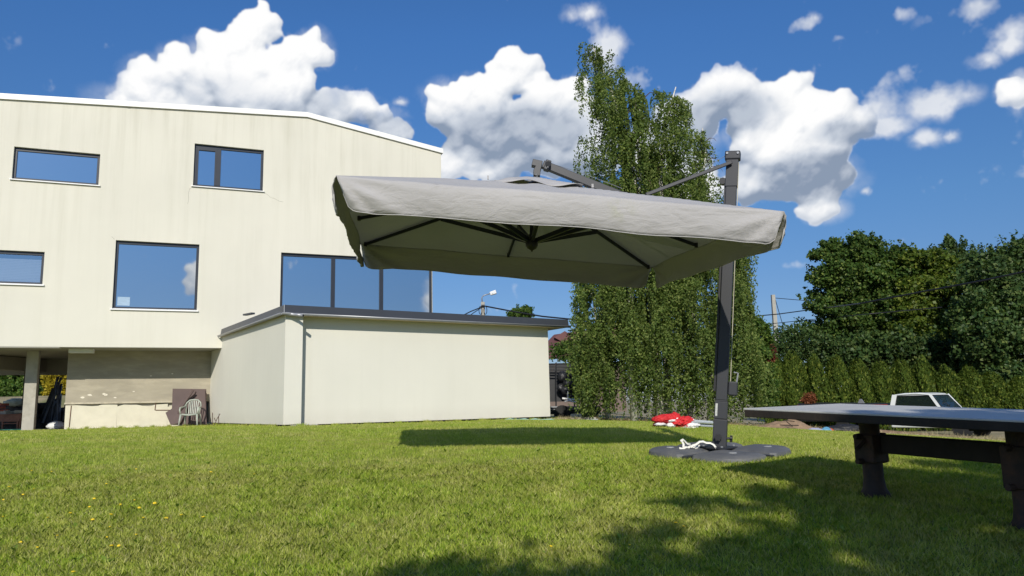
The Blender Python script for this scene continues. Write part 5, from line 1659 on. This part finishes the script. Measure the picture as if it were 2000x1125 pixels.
def birch():
    base = at(1300, 826, 25.0); base[2] = float(gz(base[0], base[1]))
    D = 25.0
    root = thing('weeping_birch', 'tall weeping birch with white stems and hanging curtains of leaves', 'tree', base)
    trunks = [([(1290, 828), (1278, 640), (1262, 480), (1238, 350), (1215, 250), (1190, 165), (1158, 92)], 25.0, .17),
              ([(1305, 828), (1300, 640), (1292, 460), (1290, 330), (1300, 240), (1320, 170)], 25.5, .15),
              ([(1240, 828), (1228, 650), (1240, 480), (1252, 350), (1243, 260), (1252, 190)], 24.6, .13),
              ([(1345, 828), (1352, 640), (1360, 480), (1368, 380), (1378, 300), (1372, 250)], 25.8, .13),
              ([(1385, 828), (1400, 650), (1425, 520), (1440, 440)], 25.0, .10),
              ([(1190, 828), (1172, 680), (1160, 590), (1150, 560)], 25.2, .09)]
    leaves = []; twigs = MB(); 
    # picture silhouette of the crown: left and right limit by height
    ly = [85, 120, 160, 205, 250, 300, 380, 540, 600, 700, 760, 815]
    lx_ = [1140, 1124, 1126, 1150, 1150, 1118, 1135, 1122, 1120, 1112, 1130, 1165]
    ry = [85, 120, 160, 205, 250, 300, 380, 450, 540, 600, 700, 760, 815]
    rx_ = [1178, 1205, 1240, 1350, 1370, 1392, 1408, 1470, 1480, 1470, 1500, 1505, 1490]

    def tassel(c, ln, floor=None, width=1.0):
        """three or four thin twigs hanging side by side, thick with leaves"""
        if floor is not None: ln = min(ln, c[2] - floor - .10)
        if ln < .3: return
        sway = np.array([random.gauss(0, .05), random.gauss(0, .05), 0]); an = random.uniform(0, 2 * math.pi)
        if random.random() < .6:                       # mostly away from the stems
            an = math.atan2(random.gauss(-.3, .6), (c[0] - 5.0) + random.gauss(0, .5))
        dr = np.array([math.cos(an), math.sin(an), 0]) * random.uniform(.05, .42) * min(1, ln)
        P_ = []
        for k_ in range(random.randint(2, 4)):
            o_ = rng.normal(0, .075 * width, 3) * (1, 1, .6); l2 = ln * random.uniform(.55, 1.05)
            m_ = int(l2 * random.uniform(32, 46)); tt = rng.uniform(0, 1, m_)
            arc = 1 - np.exp(-4.5 * tt)
            zz = -l2 * (tt ** 1.35) + .16 * np.sin(np.clip(tt * 3.2, 0, math.pi)) * np.linalg.norm(dr) * 2
            P_.append(c + o_ * (1 + tt[:, None]) * .8 + np.outer(arc, dr) * (1 + .3 * k_ / 3) + np.outer(tt, sway) * l2 + np.outer(zz, (0, 0, 1)) + rng.normal(0, .036, (m_, 3)))
        leaves.append(np.concatenate(P_))
    for (pts, dd, r0) in trunks:
        P = [at(x, y, dd) for x, y in pts]; n = len(P)
        obj('trunk', MB().tube(P, [r0 * (1 - .88 * i / (n - 1)) for i in range(n)], 9), M_BARK, root, smooth=True)
        seg = np.cumsum([0] + [np.linalg.norm(P[i + 1] - P[i]) for i in range(n - 1)]); L = seg[-1]
        nb_ = int(L * 9)
        for k in range(nb_):
            t = (random.uniform(.20, 1.0)) * L
            i = min(np.searchsorted(seg, t) - 1, n - 2); i = max(i, 0)
            f = (t - seg[i]) / (seg[i + 1] - seg[i]); p = P[i] * (1 - f) + P[i + 1] * f
            a = random.uniform(0, 2 * math.pi)
            hrel = t / L
            reach = random.uniform(.35, 1.9) * (1.15 - .80 * hrel)
            dv = np.array([math.cos(a), math.sin(a) * .85, 0])
            q = [p, p + dv * reach * .5 + (0, 0, reach * .42), p + dv * reach * .9 + (0, 0, reach * .36), p + dv * reach * 1.1 + (0, 0, reach * .05)]
            if hrel > .3 and k % 3 == 0: twigs.tube(q, [.022, .014, .008, .004], 4, caps=False)
            for s_ in range(random.randint(2, 4)):
                u_ = random.uniform(.3, 1.0) * 3; j = min(int(u_), 2); g_ = u_ - j
                c = q[j] * (1 - g_) + q[j + 1] * g_
                tassel(c, random.uniform(.5, 2.4) * (1.0 if hrel < .85 else .5))
    # low curtains that reach the ground
    for k in range(560):
        x = random.uniform(1122, 1500); y0 = random.uniform(540, 770)
        dd = 25.0 + random.uniform(-1.7, 1.2) + .5 * math.sin(x * .11)
        if y0 < 600 and x > 1470: continue
        c = at(x, y0, dd)
        tassel(c, random.uniform(.8, 2.3), float(gz(c[0], c[1])))
    # upper curtains that close the crown
    for k in range(520):
        y0 = random.uniform(140, 620)
        xa, xb = np.interp(y0, ly, lx_), np.interp(y0, ry, rx_)
        x = random.uniform(xa + 4, xb - 4)
        x += 5 * math.sin(x * .17 + y0 * .02)
        tassel(at(x, y0, 25.0 + random.uniform(-1.5, 1.5) + .6 * math.sin(x * .13)), random.uniform(.6, 1.9))
    C = np.concatenate(leaves)
    # trim by silhouette
    cc = (C - CAM) @ RCW
    px = 1000 - cc[:, 0] / cc[:, 2] * FPX; py = 562.5 + cc[:, 1] / cc[:, 2] * FPX
    sid = np.concatenate([np.full(len(a_), i_) for i_, a_ in enumerate(leaves)]); nt = len(leaves)
    cnt = np.bincount(sid, minlength=nt); mpx = np.bincount(sid, px, nt) / cnt; mpy = np.bincount(sid, py, nt) / cnt; tpy = np.full(nt, 1e9); np.minimum.at(tpy, sid, py)
    sj = rng.normal(0, 7, nt)
    okt = (mpx > np.interp(tpy + 12, ly, lx_) + 4 + sj) & (mpx < np.interp(tpy + 12, ry, rx_) - 4 + sj) & (mpx > np.interp(mpy, ly, lx_) - 6 + sj) & (mpx < np.interp(mpy, ry, rx_) + 8 + sj)
    keep = okt[sid] & (py > 82)
    # the sky gap between the two tops, and small windows in the crown
    gap = (np.abs(px - (1262 + (py - 150) * .10)) < np.interp(py, [90, 150, 200, 260], [60, 16, 2, 0])) & (py < 260) & (px > 1215)
    keep &= ~gap
    for (gx, gy, rx, ry_, pr_) in ((1208, 335, 7, 16, .85), (1165, 260, 10, 30, .7), (1245, 300, 6, 22, .75), (1278, 215, 8, 22, .7), (1384, 320, 14, 20, .55), (1180, 420, 10, 18, .5), (1372, 600, 22, 44, .6), (1395, 560, 14, 20, .6), (1235, 575, 14, 30, .5), (1160, 610, 12, 22, .5), (1290, 700, 12, 16, .5), (1205, 540, 9, 18, .6)):
        d_ = ((px - gx) / rx) ** 2 + ((py - gy) / ry_) ** 2
        keep &= ~((d_ < 1) & (rng.uniform(0, 1, len(C)) < pr_))
    near = C[:, 1] < 25.3
    for (x0, y0, x1, y1, hw) in ((1236, 325, 1250, 380, 5), (1289, 325, 1291, 372, 4), (1222, 180, 1236, 262, 3), (1262, 560, 1268, 640, 5), (1366, 330, 1362, 372, 3), (1300, 700, 1303, 740, 4), (1203, 700, 1206, 745, 5)):
        xc = x0 + (x1 - x0) * (py - y0) / (y1 - y0)
        keep &= ~(near & (py > y0) & (py < y1) & (np.abs(px - xc) < hw) & (rng.uniform(0, 1, len(C)) < .85))
    C = C[keep]
    V = leaf_quads(C, .078, .66, droop=.9, outward=np.array([0, -.6, .35]), obias=.8)
    leafobj('foliage', V, M_BIRCH, root)['label'] = 'hanging green leaves of the birch'
    obj('twigs', twigs, M_TWIG, root)['kind'] = 'stuff'
    print('birch leaves', len(C))


birch()


def blob_points(blobs, per, shell=.35, lumps=26, lump_r=.30, sprigs=1.0, fill=.8):
    """leaf positions on and inside lumpy ellipsoids: (centre, radii) list"""
    out = []; nor = []
    for (c, r) in blobs:
        c = np.asarray(c, float); r = np.asarray(r, float)
        vol = (r[0] * r[1] * r[2]) ** (2 / 3)
        nl = int(lumps * max(1, vol ** .8) ** .5)
        for k in range(nl):
            d = rng.normal(size=3); d /= np.linalg.norm(d)
            if d[1] > .45: d[1] *= -1
            lc = c + d * r * rng.uniform(.62, 1.0)
            lr = lump_r * r.mean() * rng.uniform(.6, 1.4)
            m = int(per * lr * lr)
            e = rng.normal(size=(m, 3)); e /= np.linalg.norm(e, axis=1)[:, None]
            rr = lr * rng.uniform(0, 1, m) ** .35
            P = lc + e * rr[:, None] * (1, 1, .72)
            out.append(P); nor.append(e)
        m = int(per * vol * fill)
        e = rng.normal(size=(m, 3)); e /= np.linalg.norm(e, axis=1)[:, None]
        out.append(c + e * r * (rng.uniform(0, 1, m) ** .5)[:, None] * .8); nor.append(e)
    for (c, r) in blobs:                       # loose sprigs that break the outline
        c = np.asarray(c, float); r = np.asarray(r, float)
        for k in range(int(26 * sprigs)):
            d = rng.normal(size=3); d /= np.linalg.norm(d)
            if d[2] < -.3: d[2] *= -1
            L = r.mean() * rng.uniform(.12, .34); m = int(per * .022 * sprigs) + 4
            tt = rng.uniform(0, 1, m)
            P = c + d * r * .96 + np.outer(tt, (d + (0, 0, .35)) * L) + rng.normal(0, .07, (m, 3))
            out.append(P); nor.append(np.repeat(d[None], m, 0))
    return np.concatenate(out), np.concatenate(nor)


def tree(label, blobs, m, leaf, per, trunk, fill=.8, lumps=26, sprigs=1.0, cat='tree', name='tree', limbs=5, group=None, aspect=.8, bark=None, loc=None, lump_r=.30):
    b = np.asarray(trunk[0], float)
    root = thing(name, label, cat, b, 0, group)
    if len(trunk) > 1:
        rr = trunk[2] if len(trunk) > 2 else .2
        top = np.asarray(trunk[1], float); mb = MB()
        mb.tube([b - (0, 0, .2), b * .6 + top * .4 + (.1, 0, 0), top], [rr, rr * .75, rr * .4], 9)
        for k in range(limbs):
            c, r = blobs[k % len(blobs)]; s_ = b + (top - b) * random.uniform(.35, .95)
            e = np.asarray(c) + np.array([random.uniform(-.6, .6) * r[0], random.uniform(-.6, .3) * r[1], random.uniform(-.2, .6) * r[2]])
            mb.tube([s_, (s_ + e) / 2 + (0, 0, .15), e], [rr * .35, rr * .22, rr * .08], 6)
        obj('trunk', mb, bark or M_BARKD, root, smooth=True)
    C, N_ = blob_points(blobs, per, lump_r=lump_r, fill=fill, lumps=lumps, sprigs=sprigs)
    V = leaf_quads(C, leaf, aspect, outward=N_ + np.array([0, -.3, .5]), obias=.9)
    leafobj('foliage', V, m, root)
    return root, len(C)


tot = 0


def T_(*a, **k):
    global tot
    r, n = tree(*a, **k); tot += n; return r


def B(px, py, d, rx, ry, rz): return (at(px, py, d), (rx, ry, rz))


gb = lambda px, d: gpt(*at(px, 820, d)[:2])
T_('big dark leafy maple right of the utility pole', [B(1665, 540, 40, 1.9, 1.8, 1.9), B(1640, 610, 40, 1.7, 1.7, 1.7), B(1720, 560, 40, 1.8, 1.8, 2.2), B(1680, 500, 40, 1.1, 1.3, 1.0), B(1740, 640, 39.5, 1.9, 1.6, 1.9), B(1660, 670, 40, 1.8, 1.6, 1.2), B(1625, 485, 40, .5, .6, .35), B(1600, 500, 40, .45, .5, .2)],
   M_MAPLE, .155, 1300, (gb(1690, 40), at(1683, 560, 40), .24), limbs=8, aspect=.85)
T_('broad lighter green tree right of the maple', [B(1800, 545, 39, 1.6, 1.6, 1.5), B(1850, 590, 38, 1.9, 1.6, 1.9), B(1800, 640, 38, 1.6, 1.4, 1.8), B(1860, 680, 37, 1.9, 1.4, 1.5), B(1790, 700, 37, 1.4, 1.3, 1.2)],
   M_LIME, .17, 800, (gb(1820, 39), at(1825, 560, 39), .2), limbs=5)
T_('tall bluish green tree with a pointed top at the back', [B(1860, 520, 48, 2.0, 1.6, 1.3), B(1853, 492, 48, .40, .45, .75), B(1853, 476, 48, .14, .2, .45), B(1910, 530, 48, 1.9, 1.6, 1.3), B(1835, 530, 48, 1.0, 1.2, 1.0)],
   M_DEEP, .16, 700, (gb(1870, 48), at(1862, 500, 48), .2), limbs=4)
T_('dark tree filling the right picture edge', [B(1960, 540, 34, 1.5, 1.4, 1.5), B(1990, 520, 34, 1.2, 1.2, 1.2), B(1940, 600, 33, 1.7, 1.4, 1.8), B(2000, 620, 33, 1.6, 1.4, 2.0), B(1950, 680, 32, 1.6, 1.2, 1.6), B(2030, 690, 32, 1.5, 1.2, 1.7), B(1925, 520, 34, .7, .8, .6), B(1990, 750, 31.5, 1.4, 1.0, 1.2)],
   M_DEEP, .16, 760, (gb(1970, 34), at(1972, 560, 34), .2), limbs=5)
T_('dark leafy thicket between maple and hedge', [B(1700, 690, 37, 1.7, 1.2, 1.0), B(1770, 700, 36, 1.7, 1.2, 1.2), B(1840, 720, 36, 1.7, 1.2, 1.3), B(1900, 700, 36, 1.6, 1.2, 1.6)],
   M_DEEP, .17, 480, (gb(1760, 37),), name='bush', cat='bush')
T_('blue green loose shrub above the hedge below the utility pole', [B(1530, 680, 37, .9, .9, .75), B(1560, 672, 37, 1.0, .9, .9), B(1600, 685, 37, 1.0, .9, .8), B(1500, 700, 37, .7, .8, .7), B(1640, 700, 37, 1.0, .9, .8)],
   M_DEEP, .12, 620, (gb(1560, 37),), name='shrub', cat='shrub', lump_r=.4)
T_('pale leafy shrub standing against the right side of the birch', [B(1490, 660, 27.5, .28, .4, .55), B(1478, 720, 27, .5, .5, 1.0), B(1490, 770, 27, .5, .5, .9), B(1470, 640, 27.5, .25, .3, .4)],
   M_BUSH, .085, 2400, (gb(1485, 27),), name='shrub', cat='shrub')
T_('reddish purple leaved shrub between the birch and the hedge', [B(1475, 690, 28.2, .35, .3, .2), B(1497, 698, 28.2, .25, .3, .35)], M_PURPLE, .09, 1600, (gb(1490, 28.2),), name='shrub', cat='shrub')
T_('small rust coloured shrub in front of the hedge', [B(1583, 781, 30, .08, .1, .15), B(1576, 784, 30, .07, .08, .1)], leafmat('rust_leaves', (.16, .05, .02), (.26, .09, .04), (.3, .14, .07), .3, .6, 1), .06, 2600, (gb(1583, 30),), name='shrub', cat='shrub')
T_('round green tree top showing over the annex roof', [B(1018, 614, 60, .85, .8, .55), B(1030, 612, 60, .5, .6, .4), B(1003, 618, 60, .4, .5, .35)], M_BUSH, .17, 900, (gb(1018, 60), at(1018, 620, 60), .15), limbs=2)
T_('green bushes past the annex corner below the neighbour roof', [B(1098, 690, 45, .7, .8, .5), B(1125, 690, 45, .8, .8, .7), B(1150, 700, 45, 1.0, .8, .9)], M_BUSH, .13, 620, (gb(1120, 45),), name='bush', cat='bush')
# behind the open ground floor on the left
T_('green bush seen under the house left of the concrete column', [B(-20, 715, 44, 1.5, 1.0, 1.2), B(20, 735, 43, 1.4, 1.0, 1.4), B(-30, 755, 43, 1.5, 1.0, 1.0), B(45, 750, 43, 1.0, .9, .9), B(10, 775, 42, 2.2, .9, .5)], M_BUSH, .16, 700, (gb(10, 43),), name='bush', cat='bush')
T_('dull olive bush seen between the two columns', [B(78, 740, 44, 1.0, .9, 1.2), B(65, 760, 43, .8, .8, .9)], M_DEEP, .14, 800, (gb(75, 44),), name='bush', cat='bush')
T_('yellow leaved bush seen under the house beside the brick side', [B(118, 735, 42, .9, .8, 1.1), B(122, 765, 42, .9, .8, .9), B(140, 740, 42, .8, .8, 1.1)], M_YEL, .16, 620, (gb(118, 42),), name='bush', cat='bush')
T_('dark hedge far behind the house on the left', [B(-60, 760, 50, 2.5, 1.0, 2.2), B(40, 750, 52, 2.5, 1.0, 2.2), B(130, 750, 52, 2.5, 1.0, 2.4), B(-140, 750, 50, 2.5, 1, 2.2)], M_DEEP, .2, 300, (gb(0, 51),), name='hedge', cat='hedge')
print('tree leaves', tot)

# thuja hedge: each conifer its own thing; three shapes that share mesh data


def thuja_mesh(k):
    n = 9500
    h = 2.65; u_ = rng.uniform(0, 1, n) ** .8; z = u_ * h
    t = rng.uniform(0, 2 * np.pi, n); z = z * (1 + .05 * np.sin(2 * t + k) + .04 * np.sin(5 * t + 2 * k))
    prof = .53 * np.clip((1 - u_ ** 4.6), 0, 1) ** .62 * (1 + .05 * np.sin(u_ * 14 + k)) + .02
    rr = prof * (rng.uniform(.78, 1.06, n)) * (1 + .13 * np.sin(t * 3 + k + u_ * 4) + .10 * np.sin(t * 7 + 2 * k + u_ * 9) + .06 * np.sin(t * 13 + u_ * 23))
    C = np.stack([rr * np.cos(t), rr * np.sin(t) * .9, z + .02], 1)
    a = np.stack([np.cos(t) * .5, np.sin(t) * .5, np.full(n, 1.0)], 1) + rng.normal(0, .35, (n, 3))
    a /= np.linalg.norm(a, axis=1)[:, None]
    tang = np.stack([-np.sin(t), np.cos(t), np.zeros(n)], 1) + rng.normal(0, .5, (n, 3)); b = tang / np.linalg.norm(tang, axis=1)[:, None]
    s_ = rng.uniform(.06, .125, n)[:, None]
    V = np.stack([C - a * s_ * .5, C + b * s_ * .35, C + a * s_ * .8, C - b * s_ * .35], 1).reshape(-1, 3)
    return fast_mesh('thuja_crown', V, 4, M_THUJA)


shapes = [thuja_mesh(k) for k in range(3)]
stem_mb = MB().tube([(0, 0, -.1), (0, 0, 1.2)], [.06, .04], 7)
stem_me = new_mesh('trunk', stem_mb.v, stem_mb.f); stem_me.materials.append(M_BARKD)
tops = [(1512, 702), (1545, 698), (1588, 703), (1632, 706), (1676, 712), (1718, 716), (1760, 712), (1801, 706), (1846, 722), (1892, 724), (1936, 735), (1990, 742), (2040, 745)]
for i, (x, y) in enumerate(tops):
    d = 32.5 - i * .28
    p = at(x, y, d); b = gpt(p[0], p[1]); h = p[2] - b[2]
    where = ['first from the left, beside the birch', 'second from the left', 'third from the left', 'fourth from the left', 'fifth from the left', 'sixth from the left', 'left of the pickup cab',
             'tallest one behind the pickup cab', 'right behind the pickup windscreen', 'first one right of the pickup', 'second one right of the pickup', 'at the right picture edge', 'past the right picture edge'][i]
    r = thing('thuja', 'bright green clipped thuja in the hedge row, ' + where, 'conifer', b, random.uniform(0, 6), 'thujas of the hedge')
    r.scale = (.96 + .1 * random.random(), .96 + .1 * random.random(), h / 2.65)
    o = bpy.data.objects.new('crown', shapes[i % 3]); COL.objects.link(o); o.parent = r
    o = bpy.data.objects.new('trunk', stem_me); COL.objects.link(o); o.parent = r

# the tree behind the photographer whose shade falls on the lawn (and a second one further right)
r = T_('leafy tree behind the photographer shading the near right lawn', [((2.7, -4.8, 5.2), (.95, .9, .55)), ((4.0, -4.3, 5.7), (.9, 1.0, .6)), ((3.4, -6.6, 5.5), (1.1, .8, .6)), ((1.9, -5.9, 5.9), (1.1, 1.0, .8)), ((4.8, -6.6, 6.4), (1.6, 1.8, 1.2)), ((2.5, -2.9, 4.7), (.8, .5, .25)), ((0.9, -5.0, 4.7), (.9, .6, .3)), ((-.2, -5.1, 4.8), (.7, .55, .22)), ((3.0, -8.6, 5.4), (1.8, 1.8, 1.2)), ((6.4, -5.2, 5.6), (1.2, 1.4, .9))],
       M_MAPLE, .14, 1500, (gpt(3.4, -8.5), np.array([3.2, -6.4, 5.4]), .2), limbs=8, fill=.04, lumps=15, lump_r=.27)

# ------------------------------------------------------------------ dandelions and weeds
M_DAN = mat('dandelion_yellow', (0.85, 0.60, 0.02), 0.7)
M_LEAFW = leafmat('weed_leaf', (0.14, 0.24, 0.03), (0.26, 0.38, 0.06), None, .35, .5, 1)
dmb = MB().lathe([(.004, -.004), (.016, .0), (.019, .004), (.012, .009)], (0, 0, 0), 9)
dme = new_mesh('flower_head', dmb.v, dmb.f); dme.materials.append(M_DAN)
smb = MB().tube([(0, 0, -.06), (.004, 0, 0)], .0016, 5)
sme = new_mesh('stem', smb.v, smb.f); sme.materials.append(M_LEAFW)
spots = [(7, 976), (6, 1009), (18, 951), (45, 966), (66, 955), (62, 919), (101, 921), (40, 1059), (73, 1069), (93, 1011), (112, 1046), (137, 1002), (175, 990), (184, 974), (208, 945), (181, 1015), (215, 1029), (209, 1049), (218, 1066), (232, 1066),
         (234, 986), (217, 1005), (262, 977), (272, 992), (302, 983), (292, 962), (239, 919), (266, 916), (325, 1012), (354, 1006), (397, 1010), (412, 922), (143, 1117), (266, 1044), (1076, 1067), (1320, 1021), (1335, 1028), (1230, 1064), (280, 1011), (497, 926)]
def ground_hit(px, py):
    r_ = ray(px, py); d = 2.0
    for _ in range(400):
        p = CAM + r_ * d
        if p[2] <= float(gz(p[0], p[1])) + .045: return p
        d += .05
    return p


for i, (x, y) in enumerate(spots):
    p = ground_hit(x, y)
    r = thing('dandelion', 'small yellow dandelion flower in the short grass', 'flower', p, 0, 'dandelions in the lawn')
    s_ = random.uniform(.45, .85); r.scale = (s_ * .85,) * 3; r.rotation_euler = (random.uniform(-.3, .5), random.uniform(-.3, .3), 0)
    for me_, nm in ((dme, 'flower_head'), (sme, 'stem')):
        o = bpy.data.objects.new(nm, me_); COL.objects.link(o); o.parent = r
# broad leaved weeds: one object of leaf rosettes, nobody could count them
V = []
for k in range(420):
    y = rng.uniform(3.6, 9); x = rng.uniform(-.7, .7) * y; c = gpt(x, y, .012)
    for j in range(rng.integers(4, 8)):
        t = rng.uniform(0, 6.28); L = rng.uniform(.03, .065); d_ = np.array([math.cos(t), math.sin(t), rng.uniform(.3, .9)]); s_ = np.array([-math.sin(t), math.cos(t), 0]) * L * .22
        V += [c, c + d_ * L * .6 + s_, c + d_ * L * np.array([1, 1, .8]), c + d_ * L * .6 - s_]
o = bpy.data.objects.new('clover', fast_mesh('clover', np.array(V), 4, M_LEAFW)); COL.objects.link(o)
tag(o, 'broad leaved clover and dandelion rosettes scattered through the lawn', 'ground cover', kind='stuff')
# thin bare weeds growing at the annex corner by the felt
wd = thing('weed', 'thin dry weed stalks beside the side wall of the annex', 'weed', gpt(*at(420, 830, 24.6)[:2]))
for (pts) in ([(415, 831), (415, 806)], [(419, 830), (424, 818), (430, 808)], [(421, 822), (418, 816)], [(427, 829), (427, 812)], [(402, 776), (405, 771), (403, 768)]):
    obj('stalk', MB().tube([at(x, y, 24.4) for x, y in pts], .012, 5), M_TWIG, wd)

# ------------------------------------------------------------------ render settings
scene.render.engine = 'CYCLES'
scene.cycles.max_bounces = 6
scene.cycles.diffuse_bounces = 3
scene.cycles.transparent_max_bounces = 8
